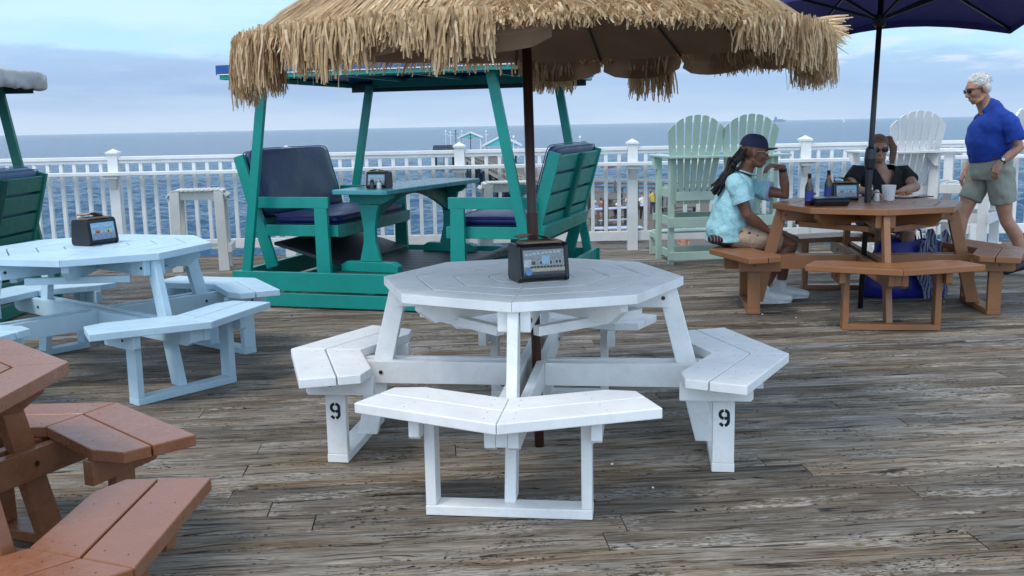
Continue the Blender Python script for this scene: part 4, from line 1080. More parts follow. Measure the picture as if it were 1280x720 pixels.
def glasses(P, parent, off, k, dark=True):
    mat = plain('black_frame', (.01, .01, .012), .25) if dark else plain('clear_frame', (.5, .45, .4), .25)
    m = MB()
    for s in (-1, 1):
        n = 14; ring = [P(s*.034+.025*math.cos(2*PI*i/n), .100-.010*abs(math.cos(2*PI*i/n))*0-.25*max(0, abs(s*.034+.025*math.cos(2*PI*i/n))-.03), .010+.018*math.sin(2*PI*i/n)) for i in range(n)]
        if dark: m.add([p for p in ring]+[P(s*.034, .103, .010)], [(i, (i+1) % n, n) for i in range(n)])
        m.tube(ring+[ring[0]], .0022 if dark else .0014, 6, cap=False)
        m.tube([P(s*.058, .092, .018), P(s*.078, .03, .016), P(s*.080, -.015, .010)], .0024 if dark else .0016, 6)
    m.tube([P(-.01, .103, .015), P(.01, .103, .015)], .002, 6)
    m.v = [tuple(Vector(v)-off) for v in m.v]; return m.build('glasses', mat, parent)
class Person:
    def __init__(s, label, base):
        s.b = Vector(base); s.t = thing('person', label, 'person', base)
    def put(s, mb, name, mat, remesh=0, smo=0, smooth=False, parent=None, bevel=0, folds=0):
        mb.v = [tuple(Vector(v)-s.b) for v in mb.v]
        return mb.build(name, mat, parent or s.t, remesh=remesh, smo=smo, smooth=smooth, bevel=bevel, folds=folds)
V3 = Vector
# --- walking man
def walker():
    P = Person('older man with white hair in a blue T-shirt, grey shorts and sunglasses walking left', (4.2, 8.9, 0))
    sk = skin_mat('tanned_skin', (.47, .25, .165)); b = MB()
    f = V3((-1, -.08, -.30)); hd, M3 = head(b, (4.075, 8.88, 1.618), f, (-.25, 0, 1), 1.06, 1)
    b.tube([(4.10, 8.89, 1.57), (4.135, 8.89, 1.50), (4.18, 8.89, 1.42), (4.21, 8.89, 1.34)], [.062, .066, .075, .09], 14)
    b.tube([(4.21, 8.89, 1.38), (4.19, 8.89, 1.25), (4.20, 8.89, 1.1), (4.22, 8.89, .95), (4.22, 8.89, .86)], [(.15, .08), (.17, .12), (.165, .135), (.165, .13), (.13, .10)], 16, side=(0, 1, 0))
    # near (left) arm swings forward; far arm back
    sh = V3((4.27, 8.69, 1.33)); el = V3((4.335, 8.63, 1.115)); wr = V3((4.165, 8.60, .995))
    b.tube([sh, (sh+el)/2, el, (el*.55+wr*.45), wr], [.056, .048, .042, .040, .0265], 12)
    hand(b, wr, (-.50, -.05, -.86), (.75, .35, -.45), (-.55, .75, .1), 38, 1.06)
    sh2 = V3((4.22, 9.09, 1.33)); el2 = V3((4.25, 9.16, 1.08)); wr2 = V3((4.12, 9.15, .90))
    b.tube([sh2, (sh2+el2)/2, el2, (el2+wr2)/2, wr2], [.055, .047, .041, .038, .026], 12); hand(b, wr2, (-.4, 0, -.9), (.8, 0, -.3), (-.3, -.9, 0), 30, 1.0)
    # legs
    for (h, kn, an, he, to) in (((4.27, 8.80, .90), (4.335, 8.80, .50), (4.535, 8.80, .13), (4.575, 8.80, .085), (4.42, 8.80, .03)),
                                ((4.17, 8.98, .90), (4.045, 8.98, .52), (3.905, 8.98, .11), (3.93, 8.98, .05), (3.73, 8.98, .04))):
        h, kn, an = map(V3, (h, kn, an)); cf = kn*.62+an*.38+V3((.022, 0, 0))
        b.tube([h, h*.5+kn*.5, kn+(h-kn)*.12, kn-(kn-an)*.06, cf, an*.8+kn*.2, an], [(.098, .098), .083, .060, .056, .060, .042, .036], 14)
        b.tube([an, an-V3((0, 0, .05))], [.036, .034], 10)
    P.put(b, 'body', sk, .0062, 3)
    # hair: wind-blown white hair
    hr = MB(); HC = hd(0, -.022, .050)
    hr.ball(HC, (.085, .100, .078), 18, 12, M3)
    rg = random.Random(2)
    for i in range(0):
        a = rg.uniform(0, 2*PI); e = rg.uniform(.05, 1); x = math.cos(a)*math.cos(e)*.083; y = math.sin(a)*math.cos(e)*.096; z = math.sin(e)*.078
        p = hd(x, y-.022, z+.050); d = hd(x*1.35, y*1.25-.022-.012, z*1.3+.055)-p
        hr.tube([p, p+d*.3+V3((.004, 0, 0)), p+d*.6+V3((rg.uniform(-.004, .016), 0, rg.uniform(-.004, .004)))], [.006, .004, .0012], 5)
    hr.ball(hd(0, -.050, .0), (.074, .062, .062), 16, 10, M3)
    for q_ in (-1, 1): hr.ball(hd(q_*.068, -.035, .015), (.016, .035, .04), 10, 8, M3)
    for v_ in range(len(hr.v)): pass
    WH = fabric('white_hair', (.80, .79, .77), .8, .12, 200, 0, .8)
    hb_ = P.put(hr, 'hair', WH, .0048, 4)
    st = MB()
    for i in range(700):
        a = rg.uniform(0, 2*PI); e = rg.uniform(-.25, 1.3); ce = math.cos(e)
        def hp(k_, da=0, dz=0): return hd(math.cos(a+da)*ce*.083*k_, math.sin(a+da)*ce*.098*k_-.022, math.sin(e)*.078*k_+.050+dz)
        if math.sin(a) > .55 and e < .35: continue
        w_ = rg.uniform(.1, .35)
        st.tube([hp(.98), hp(1.03, -w_*.6, .002), hp(1.05+rg.uniform(0, .09), -w_*1.2, .002)], [.0016, .0014, .0006], 4)
    P.put(st, 'hair_strands', WH, parent=None)
    glasses(hd, P.t, P.b, 1)
    # shirt
    m = MB()
    m.tube([(4.135, 8.89, 1.490), (4.178, 8.89, 1.462), (4.215, 8.89, 1.405), (4.200, 8.89, 1.30), (4.195, 8.89, 1.18), (4.205, 8.89, 1.09), (4.222, 8.89, 1.025)],
           [(.072, .074), (.122, .088), (.195, .125), (.205, .165), (.200, .186), (.200, .186), (.190, .174)], 24, side=(0, 1, 0))
    m.tube([sh+V3((-.02, .05, .035)), sh+V3((.01, -.005, -.01)), (sh+el)/2+V3((.0, -.005, -.0)), sh*.28+el*.72], [.072, .076, .078, .083], 14)
    m.tube([sh2+V3((-.02, -.05, .035)), sh2+V3((0, .01, -.01)), (sh2+el2)/2, sh2*.3+el2*.7], [.072, .074, .076, .080], 14)
    P.put(m, 'shirt', fabric('royal_blue_jersey', (.008, .045, .30), .9, .2, 300, 0, 1.0), .008, 3, folds=.03)
    # shorts
    m = MB()
    m.tube([(4.222, 8.89, 1.045), (4.228, 8.89, .99), (4.235, 8.89, .90), (4.235, 8.89, .84)], [(.175, .155), (.185, .170), (.192, .180), (.175, .165)], 22, side=(0, 1, 0))
    m.tube([(4.262, 8.80, .93), (4.285, 8.80, .80), (4.318, 8.80, .635)], [(.105, .130), (.108, .120), (.104, .112)], 18, side=(0, 1, 0))
    m.tube([(4.20, 8.98, .93), (4.155, 8.98, .80), (4.095, 8.98, .655)], [(.105, .125), (.106, .112), (.100, .105)], 18, side=(0, 1, 0))
    P.put(m, 'shorts', fabric('grey_green_cotton', (.29, .295, .25), .9, .14, 260, 0, 1.0), .008, 3, folds=.03)
    m = MB(); n = 28; m.tube([(4.222+.157*math.cos(2*PI*i/n), 8.89+.178*math.sin(2*PI*i/n), 1.030) for i in range(n+1)], [(.006, .016)]*(n+1), 8, cap=False, side=(0, 0, 1)); P.put(m, 'belt', plain('brown_leather', (.12, .05, .025), .5))
    d = (el-wr).normalized(); q = wr+d*.02; m = MB(); m.tube([q-d*.009, q+d*.009], .0315, 16); P.put(m, 'watch_strap', BLACKP)
    o_ = V3((-.1, -.85, .5)).normalized(); m = MB(); m.tube([q+o_*.026, q+o_*.037], .019, 16); w_ = P.put(m, 'watch_case', BLACKP, bevel=.002)
    m = MB(); m.tube([q+o_*.0372, q+o_*.0382], .014, 16); P.put(m, 'watch_dial', PAPERW)
    for (an, to, tz) in ((V3((4.545, 8.80, .10)), V3((-1, 0, -.42)), 0), (V3((3.905, 8.98, .06)), V3((-1, 0, .12)), 0)):
        to.normalize(); m = MB(); upv = V3((to.z, 0, -to.x)) if to.x < 0 else V3((0, 0, 1)); upv = V3((-to.z*-1, 0, -to.x)); 
        m.tube([an-to*.07+V3((0, 0, -.015)), an-to*.04, an+to*.04, an+to*.12, an+to*.19, an+to*.215], [(.028, .035), (.040, .052), (.042, .048), (.046, .034), (.040, .026), (.022, .016)], 14, side=(0, 1, 0)); P.put(m, 'shoe', plain('black_shoe', (.015, .015, .018), .5), .008, 2)
walker()
# --- seated man
def sitter():
    Y = 7.70
    P = Person('seated man in a navy cap and aqua shirt resting his chin on his hand', (1.78, Y, 0))
    sk = skin_mat('brown_skin', (.19, .085, .052)); b = MB(); g = lambda x, y, Yy=Y: at(x, y, Yy)
    f = V3((1, -.05, -.16)); hc = g(943, 191, Y-.03); hd, M3 = head(b, hc, f, (.16, 0, 1), 1.0)
    b.tube([hc+V3((-.03, 0, -.05)), g(932, 212), g(925, 224)], [.055, .060, .085], 14)
    hip = V3((1.615, Y, .56)); ch = g(918, 243)
    b.tube([g(920, 226), ch, g(910, 272), hip], [(.13, .08), (.16, .105), (.15, .11), (.15, .12)], 16, side=(0, 1, 0))
    # near arm hangs to the thigh
    sh = V3(g(922, 233, Y-.19)); el = V3(g(934, 268, Y-.22)); wr = V3(g(958, 287, Y-.18))
    b.tube([sh, (sh+el)/2, el, el*.5+wr*.5, wr], [.053, .047, .042, .040, .027], 12); hand(b, wr, (.85, .25, -.35), (0, .3, -1), (.1, 1, .2), 18)
    # far arm: elbow on the table, hand at the mouth
    sh2 = V3(g(942, 236, Y+.16)); el2 = V3(g(982, 249, Y+.02)); el2.z = max(el2.z, TZ+.045); wr2 = V3(g(978, 209, Y-.02))
    b.tube([sh2, (sh2+el2)/2, el2, el2*.6+wr2*.4, wr2], [.052, .045, .043, .039, .027], 12)
    hand(b, wr2, g(955, 205, Y-.03)-wr2+V3((0, 0, -.0)), (-.3, .1, -1), (-.2, -1, .1), 46, 1.10)
    # legs
    for yo, kx, ax in ((-.085, (988, 303), (953, 356)), (.11, (990, 300), (975, 352))):
        Yl = Y+yo; h = V3((1.66, Yl, .545)); kn = V3(at(kx[0], kx[1], Yl)); kn.z = min(kn.z, .52); an = V3(at(ax[0], ax[1], Yl)); an.z = .11
        cf = kn*.6+an*.4+V3((-.03, 0, 0))
        b.tube([h, h*.5+kn*.5, kn-(kn-h)*.10], [.095, .085, .066], 14); b.tube([kn-(kn-h)*.12, kn+V3((.0, 0, -.01)), kn*.85+an*.15, cf, an*.8+kn*.2, an], [.06, .064, .056, .058, .040, .034], 14)
        if yo < 0: near = (h, kn, an)
        else: far = (h, kn, an)
    P.put(b, 'body', sk, .0062, 3)
    # shirt
    m = MB()
    m.tube([g(929, 218), g(924, 228), g(920, 246), g(913, 270), g(908, 288), g(908, 301)], [(.075, .070), (.165, .105), (.195, .145), (.190, .152), (.194, .156), (.192, .150)], 22, side=(0, 1, 0))
    m.tube([sh+V3((-.01, .07, .03)), sh+V3((0, 0, -.0)), sh*.45+el*.55], [.074, .078, .080], 14)
    m.tube([sh2+V3((-.03, -.06, .02)), sh2, sh2*.5+el2*.5], [.072, .072, .074], 14)
    a = NT('aqua_print_shirt'); v = a.coord(); vo = a.n('ShaderNodeTexVoronoi'); vo.inputs['Scale'].default_value = 55; a.l(v, vo.inputs['Vector'])
    c1 = a.ramp(a.noise(v, 7, 4), [(.3, (.27, .54, .60)), (.7, (.38, .66, .72))]); a.col(a.mix(a.ramp(vo.outputs['Distance'], [(.16, .75), (.30, 0)]), c1, (.62, .76, .76))); a.rough(.9); a.bump(a.noise(v, 9, 4, .5, .8), .9, .03)
    sh_ = P.put(m, 'shirt', a.m, .008, 3, folds=.028)
    m = MB(); cpts = []
    for i in range(15):
        th = R(-150+300*i/14); cpts.append(g(931, 216)+V3((.074*math.cos(th), .078*math.sin(th), -.026*math.cos(th)+.004)))
    m.tube(cpts, [(.005, .022)]*15, 8, side=(0, 0, 1)); P.put(m, 'collar', a.m, smooth=True)
    for (p, q, r_) in ((sh*.47+el*.53, sh*.43+el*.57, .084), (sh2*.52+el2*.48, sh2*.47+el2*.53, .077)):
        m = MB(); m.tube([p, q], r_, 18); P.put(m, 'sleeve_hem', fabric('pale_hem', (.45, .50, .66)), bevel=.003)
    # shorts with little dark prints
    a = NT('tan_print_shorts'); v = a.coord((1, 1, 1)); vo = a.n('ShaderNodeTexVoronoi'); vo.inputs['Scale'].default_value = 17; vo.inputs['Randomness'].default_value = .7; a.l(v, vo.inputs['Vector'])
    nn = a.noise(v, 60, 3); a.col(a.mix(a.ramp(a.math('ADD', vo.outputs['Distance'], a.math('MULTIPLY', nn, .35)), [(.34, 1), (.37, 0)]), (.42, .30, .22), (.03, .025, .03))); a.rough(.9); a.bump(a.noise(v, 9, 4, .5, .8), .9, .03)
    m = MB(); m.tube([hip+V3((.06, 0, .03)), hip+V3((.045, 0, .0)), hip+V3((.05, 0, -.06))], [(.160, .11), (.172, .125), (.165, .12)], 20, side=(0, 1, 0))
    for (h, kn, an) in (near, far): m.tube([h+V3((.02, 0, -.01)), h*.6+kn*.4, h*.18+kn*.82], [(.095, .095), (.106, .098), (.098, .086)], 16, side=(0, 1, 0))
    P.put(m, 'shorts', a.m, .008, 3, folds=.022)
    # rolled striped cloth behind the hip
    a = NT('dark_striped_cloth'); v = a.coord((16, 1, 26)); wv = a.n('ShaderNodeTexWave'); wv.inputs['Scale'].default_value = .9; a.l(v, wv.inputs[0]); a.col(a.ramp(wv.outputs['Color'], [(.86, (.014, .013, .022)), (.96, (.26, .16, .15))])); a.rough(.9)
    m = MB(); m.ball(g(895, 299, Y-.10), (.065, .09, .040), 16, 10); m.ball(g(903, 300, Y-.06), (.07, .10, .045), 16, 10); P.put(m, 'waist_cloth', a.m, .01, 2)
    # cap
    nav = fabric('navy_twill', (.010, .014, .055), .8, .2, 300, 0, .5); m = MB(); k = 18; rings = []
    for i in range(9):
        e = R(90*i/8); 
        for j in range(k):
            th = 2*PI*j/k; rings.append(hd(.088*math.cos(th)*math.cos(e)**.75, -.012+.108*math.sin(th)*math.cos(e)**.75, .044+.098*math.sin(e)+.0*math.sin(th)))
    m.add(rings, [(i*k+j, i*k+(j+1) % k, (i+1)*k+(j+1) % k, (i+1)*k+j) for i in range(8) for j in range(k)]); cap = P.put(m, 'cap_crown', nav, smooth=True)
    m = MB(); vs = []
    for i in range(9):
        x = -.07+.14*i/8; e = math.sqrt(max(0, 1-(x/.078)**2))
        for j in range(4): vs.append(hd(x, .075+(.012+.080*e)*j/3-.0*(1-e), .050-.9*x*x*4+.012*j/3))
    m.add(vs, [(i*4+j, (i+1)*4+j, (i+1)*4+j+1, i*4+j+1) for i in range(8) for j in range(3)]); m.add([V3(v_)-V3((0, 0, .004)) for v_ in vs], [(i*4+j, i*4+j+1, (i+1)*4+j+1, (i+1)*4+j) for i in range(8) for j in range(3)]); P.put(m, 'cap_brim', nav, smooth=True)
    # dreadlocks tied behind
    m = MB(); rg = random.Random(11); r0 = hd(0, -.095, .0)
    for i in range(34):
        a0_ = hd(rg.uniform(-.06, .06), rg.uniform(-.105, -.075), rg.uniform(-.045, .035)); knot = g(913+rg.uniform(-5, 5), 207+rg.uniform(-5, 6), Y-.03+rg.uniform(-.03, .03)); mid = g(905+rg.uniform(-5, 4), 224+rg.uniform(-5, 5), Y-.09+rg.uniform(-.03, .03)); e = g(893+rg.uniform(-5, 6), 240+rg.uniform(-9, 6), Y-.10+rg.uniform(-.03, .03))
        m.tube([a0_, knot, mid, e], [.009, .010, .009, .005], 7)
    for i in range(16): m.ball(g(917+rg.uniform(-6, 5), 205+rg.uniform(-7, 7), Y-.05+rg.uniform(-.03, .03)), .016, 8, 6)
    P.put(m, 'dreadlocks', fabric('black_hair', (.010, .008, .009), .8, .3, 200, 0, 1), smooth=True)
    glasses(hd, P.t, P.b, 1, False)
    for s in (-1, 1):
        m = MB(); m.ball(hd(s*.031, .083, .012), .0115, 12, 8); P.put(m, 'eye', plain('eye_white', (.5, .47, .43), .2), smooth=True)
    d = (el2-wr2).normalized(); q = wr2+d*.022; m = MB(); m.tube([q-d*.012, q+d*.012], .0315, 16); P.put(m, 'watch', BLACKP, bevel=.003)
    # tattoo marks on the forearm and upper arm
    a = NT('tattoo_ink'); 
    # shoes
    for (h, kn, an), dy in ((near, 0), (far, 0)):
        m = MB(); x0 = an.x-.045; y = an.y; w_ = plain('white_leather', (.72, .72, .74), .45)
        m.tube([(x0-.03, y, .045), (x0+.0, y, .050), (x0+.10, y, .052), (x0+.19, y, .045), (x0+.255, y, .036), (x0+.275, y, .032)], [(.025, .035), (.038, .046), (.040, .048), (.046, .036), (.040, .028), (.02, .016)], 16, side=(0, 1, 0))
        m.tube([an+V3((.0, 0, .045)), an+V3((0, 0, -.03)), (an.x+.005, y, .05)], [(.046, .052), (.045, .055), (.045, .060)], 14, side=(0, 1, 0))
        s_ = P.put(m, 'shoe', w_, .006, 2)
        m = MB(); n = 20; o = []
        for i in range(n): th = 2*PI*i/n; o.append((x0+.115+.158*math.cos(th), y+.047*math.sin(th)*(1-.12*math.cos(th))))
        m.prism(o, lambda u, v_, z: (u, v_, z), .003, .030); P.put(m, 'sole', plain('white_rubber', (.68, .68, .69), .6), bevel=.004, parent=None)
sitter()
# --- seated woman
def woman():
    Y = 8.32
    P = Person('woman in a black V-neck top and sunglasses with a ponytail, seated behind the orange table', (3.06, Y, 0))
    sk = skin_mat('light_skin', (.38, .215, .155)); b = MB(); g = lambda x, y, Yy=Y: at(x, y, Yy)
    hc = g(1098, 186, Y-.03); f = V3((-.15, -1, -.18)); hd, M3 = head(b, hc, f, (0, -.15, 1), .95)
    b.tube([hc+V3((.0, .02, -.06)), g(1100, 208), g(1101, 217)], [.048, .050, .072], 14)
    hip = V3((3.05, Y+.03, .56))
    b.tube([g(1101, 213), g(1101, 221), g(1100, 235), V3((3.05, Y+.01, .78)), hip], [(.10, .056), (.165, .082), (.155, .105), (.13, .09), (.165, .12)], 18, side=(1, 0, 0))
    arms = []
    for sx, sh, el, wr in ((1, g(1131, 217, Y), g(1144, 240, Y-.16), g(1126, 246, 7.98)), (-1, g(1069, 217, Y), g(1060, 238, Y-.10), g(1085, 246, 7.95))):
        sh, el, wr = map(V3, (sh, el, wr)); el.z = max(el.z, TZ+.05); wr.z = TZ+.035
        b.tube([sh, (sh+el)/2, el, el*.5+wr*.5, wr], [.050, .045, .041, .036, .025], 12); hand(b, wr, (-sx*.8, -.45, -.1), (0, -.1, -1), (-sx*.3, .6, .5), 28, .92); arms.append((sh, el))
    for s in (-1, 1):
        b.ball(g(1101+s*11, 234, Y-.06), (.06, .045, .05), 14, 10)
        h = V3((3.05+s*.09, Y, .545)); kn = V3((3.04+s*.10, Y-.40, .52)); an = V3((3.03+s*.08, Y-.36, .10))
        b.tube([h, (h+kn)/2, kn], [.09, .08, .062], 12); b.tube([kn, kn*.6+an*.4+V3((0, .02, 0)), an, an-V3((0, 0, .05))], [.060, .055, .036, .03], 12); b.tube([an+V3((0, .03, -.07)), an+V3((0, -.08, -.075)), an+V3((0, -.17, -.085))], [(.032, .028), (.038, .024), (.03, .014)], 10, side=(1, 0, 0))
    P.put(b, 'body', sk, .0062, 3)
    # top: fine grid of rings, faces inside the V of the neckline left out
    m = MB(); n = 180; cx = 3.075; zt = g(1100, 207).z; zv = g(1100, 234).z
    prof = [(g(1100, 206).z, .070, .062), (g(1100, 209).z, .115, .075), (g(1100, 213).z, .165, .092), (g(1100, 219).z, .192, .108), (g(1100, 228).z, .188, .128), (g(1100, 236).z, .180, .138), (g(1100, 250).z, .160, .122), (g(1100, 268).z, .172, .132), (.50, .18, .14)]
    rows = []; 
    for (z0, a0_, b0_), (z1, a1_, b1_) in zip(prof[:-1], prof[1:]):
        for q in range(14): f_ = q/14; rows.append((z0+(z1-z0)*f_, a0_+(a1_-a0_)*f_, b0_+(b1_-b0_)*f_))
    vs = [(cx+ra*math.cos(2*PI*k/n), Y+rb*math.sin(2*PI*k/n), z) for z, ra, rb in rows for k in range(n)]
    fs = []
    for i in range(len(rows)-1):
        for k in range(n):
            q = (i*n+k, i*n+(k+1) % n, (i+1)*n+(k+1) % n, (i+1)*n+k); c_ = sum((V3(vs[p_]) for p_ in q), V3())/4
            if c_.y < Y and abs(c_.x-3.065) < (c_.z-zv)*.50 and c_.z > zv: continue
            fs.append(q)
    m.add(vs, fs)
    bl = fabric('black_jersey', (.008, .008, .010), .9, .2, 300, 0, .8)
    P.put(m, 'top', bl, smooth=True)
    for sh, el in arms:
        m = MB(); c_ = V3((3.075, Y, sh.z+.01)); m.tube([sh*.55+c_*.45+V3((0, 0, .0)), sh+V3((0, 0, .008)), sh*.75+el*.25, sh*.48+el*.52], [.060, .066, .066, .070], 14); P.put(m, 'sleeve', bl, smooth=True)
    m = MB(); m.tube([hip+V3((0, 0, .12)), hip, hip+V3((0, -.05, -.05))], [(.17, .13), (.19, .15), (.17, .13)], 18, side=(1, 0, 0))
    for s in (-1, 1): m.tube([(3.05+s*.08, Y, .555), (3.05+s*.10, Y-.20, .555)], [.105, .098], 14)
    P.put(m, 'shorts', fabric('dark_denim', (.02, .025, .05)), .01, 2)
    hm = fabric('light_brown_hair', (.16, .085, .045), .7, .35, 150, 0, 1); m = MB()
    m.ball(hd(0, -.018, .044), (.080, .094, .078), 18, 12, M3)
    rg = random.Random(4)
    for i in range(24):
        j = rg.uniform; a0_ = hd(.0+j(-.02, .02), -.09+j(-.01, .01), .065+j(-.02, .02)); m.tube([a0_, g(1112+j(-2, 2), 173+j(-2, 2), Y+.02), g(1117+j(-3, 3), 186+j(-3, 3), Y+.02), g(1115+j(-4, 4), 203+j(-5, 4), Y+.01)], [.014, .016, .013, .005], 7)
    P.put(m, 'hair', hm, .006, 1)
    glasses(hd, P.t, P.b, 1)
woman()
# ------------------------------------------------------------------ lower deck, pier and what stands on them
LZ = -4.6
oldw = plain('old_pier_wood', (.115, .095, .075), .85, var=.35, bump=.6, scale=6); darkw = plain('dark_piles', (.035, .03, .026), .85, var=.3, scale=4)
lightw = plain('pale_rail_wood', (.36, .31, .22), .8, var=.2)
def low_deck():
    pts = [atz(640, 238, LZ), atz(884, 243, LZ)]
    a, b = pts; poly = [(a.x-.5, 14), (b.x*.62+2, 14), (b.x, b.y), (a.x, a.y)]
    m = MB(); m.prism(poly, lambda x, y, z: (x, y, z), LZ-.35, LZ); tag(m.build('lower_deck', oldw), kind='structure')
    # edge railing of the lower deck
    t = thing('pier_railing', 'weathered wooden railing along the far edge of the lower deck', 'railing', (a.x, a.y, LZ))
    P0 = V3((poly[3][0], poly[3][1], LZ)); P1 = V3((poly[2][0], poly[2][1], LZ)); P2 = V3((poly[1][0], 30, LZ)); n = 14
    def seg(p, q, n):
        for i in range(n+1):
            c = p+(q-p)*i/n-P0; m = MB(); m.box(c.x-.06, c.x+.06, c.y-.06, c.y+.06, 0, 1.15); m.build('post', oldw, t)
        for z in (.45, .8, 1.13):
            m = MB(); m.bar(p-P0+V3((0, -.08, z)), q-P0+V3((0, -.08, z)), .16, .045, (0, 0, 1)); m.build('rail', oldw if z < 1 else lightw, t)
    seg(P0, P1, 9); seg(P1, P2, 9)
    m = MB()
    for x in np.linspace(a.x, b.x, 6): m.tube([(x, a.y-.4, SEA_Z-1), (x, a.y-.4, LZ-.3)], .16, 8)
    for i, v in enumerate(range(6)): pass
    tag(m.build('lower_deck_piles', darkw), kind='structure')
low_deck()
def pier():
    near = atz(668, 243, LZ); far = atz(566, 190, LZ); d = (far-near); d.z = 0; L = d.length; d.normalize(); s = V3((d.y, -d.x, 0)); Wd = 6.5
    m = MB(); m.prism([(0, 0), (Wd, 0), (Wd, L), (0, L)], lambda u, v, z: tuple(near+s*u+d*v+V3((0, 0, z))), -.35, 0)
    e = near+d*L
    m.prism([(-4.5, L), (16, L), (16, L+16), (-4.5, L+16)], lambda u, v, z: tuple(near+s*u+d*v+V3((0, 0, z))), -.6, 0)
    tag(m.build('pier_deck', oldw), kind='structure')
    pl = MB()
    for i in range(16):
        for u in (.3, Wd-.3):
            c = near+s*u+d*(L*i/15); pl.tube([(c.x, c.y, SEA_Z-1), (c.x, c.y, LZ-.3)], .18, 7)
    for u in (-4, -2, 0, 5, 10, 15):
        c = near+s*u+d*(L+.4); pl.tube([(c.x, c.y, SEA_Z-1), (c.x, c.y, LZ-.4)], .25, 7)
    tag(pl.build('pier_piles', darkw), kind='structure')
    t = thing('pier_railing', 'long wooden railing running out along the near side of the fishing pier', 'railing', near)
    for i in range(46):
        c = d*(L*i/45); m = MB(); m.box(c.x-.08, c.x+.08, c.y-.08, c.y+.08, 0, 1.15); m.build('post', oldw, t)
    for z in (.5, 1.12): m = MB(); m.bar(V3((0, 0, z)), d*L+V3((0, 0, z)), .20, .06, (0, 0, 1)); m.build('rail', lightw, t)
    m = MB(); m.bar(V3((0, 0, -.2)), d*L+V3((0, 0, -.2)), .4, .1, (0, 0, 1)); m.build('skirt_board', lightw, t)
    t = thing('pier_railing', 'dark wooden railing round the broad head of the fishing pier', 'railing', near+d*L)
    A = s*-4.5; B = V3((0, 0, 0)); 
    for i in range(9): c = A+(B-A)*i/8; m = MB(); m.box(c.x-.12, c.x+.12, c.y-.12, c.y+.12, 0, 1.5); m.build('post', darkw, t)
    for z in (.3, .7, 1.1, 1.5): m = MB(); m.bar(A+V3((0, 0, z)), B+V3((0, 0, z)), .3, .12, (0, 0, 1)); m.build('rail', darkw, t)
    return near, d, s, L
near, pd_, ps_, pL = pier()
def pavilion(label, x0, x1, ybase, yeave, ypeak, D, depth):
    a = at(x0, ybase, D); b = at(x1, ybase, D); W = b.x-a.x; cx = (a.x+b.x)/2; ze = at((x0+x1)/2, yeave, D).z; zp = at((x0+x1)/2, ypeak, D).z
    t = thing('pavilion', label, 'pavilion', (cx, D, LZ)); h = ze-LZ; hp = zp-LZ
    for sx in (-1, 1):
        for y in (0, depth): m = MB(); m.box(sx*W*.42-.14, sx*W*.42+.14, y+.3, y+.55, 0, h); m.build('post', RAILW, t)
    m = MB(); m.prism([(-W*.46, h), (W*.46, h), (0, hp-.15)], lambda u, z, w: (u, w, z), .2, .3); m.build('gable', plain('aqua_boards', (.10, .52, .50), .6), t)
    m = MB()
    for sx in (-1, 1):
        m.prism([(0, hp), (sx*W*.5, h), (sx*W*.5, h-.22), (0, hp-.25)], lambda u, z, w: (u, w, z), 0.0, .18)
    m.build('gable_trim', RAILW, t)
    m = MB()
    for sx in (-1, 1): m.prism([(0, hp+.08), (sx*W*.52, h+.05), (sx*W*.52, h-.05), (0, hp-.02)], lambda u, z, w: (u, w, z), .19, depth+.8)
    m.build('roof', plain('pale_roof', (.60, .64, .66), .6), t)
    m = MB(); m.box(-W*.46, W*.46, .31, .45, h-.15, h+.1); m.build('beam', RAILW, t)
pavilion('far aqua gabled pavilion out on the pier, left of the teal post', 572.5, 603.5, 187, 172, 165, 245, 7)
pavilion('nearer aqua gabled pavilion on the pier, partly behind the teal post', 603, 652, 196, 182, 169.5, 195, 8)
def pier_lamp(x, yt, D, label, dark=False):
    p = at(x, yt, D); t = thing('lamp_post', label, 'lamp post', (p.x, D, LZ), 0, 'lamp posts along the pier'); H = p.z-LZ; m = MB(); mt = BLACKM if dark else RAILW
    m.tube([(0, 0, 0), (0, 0, H-.3)], [.10, .07], 8); m.build('pole', mt, t)
    m = MB(); m.lathe([(.04, H-.3), (.22, H-.25), (.16, H-.05), (.03, H+.15)], seg=8); m.build('lantern', mt, t)
    m = MB(); m.box(-.55, .55, -.04, .04, H-.9, H-.8); m.build('cross_arm', mt, t)
for (x, y, D, w_) in ((557, 163.5, 262, 'leftmost, over the head of the pier'), (563, 165, 250, 'second from the left over the pier head'), (577, 163.5, 258, 'just left of the far pavilion'), (607.5, 163.5, 236, 'between the two pavilions'), (636, 165, 215, 'behind the nearer pavilion'), (642, 170, 180, 'in front of the nearer pavilion by the teal post'), (725, 170.5, 165, 'right of the glider swing')):
    pier_lamp(x, y, D, 'slim white lamp post '+w_)
pier_lamp(569.5, 163, 256, 'dark double lamp post at the head of the pier', True)
pier_lamp(588, 168, 228, 'dark lamp post in front of the far pavilion', True)
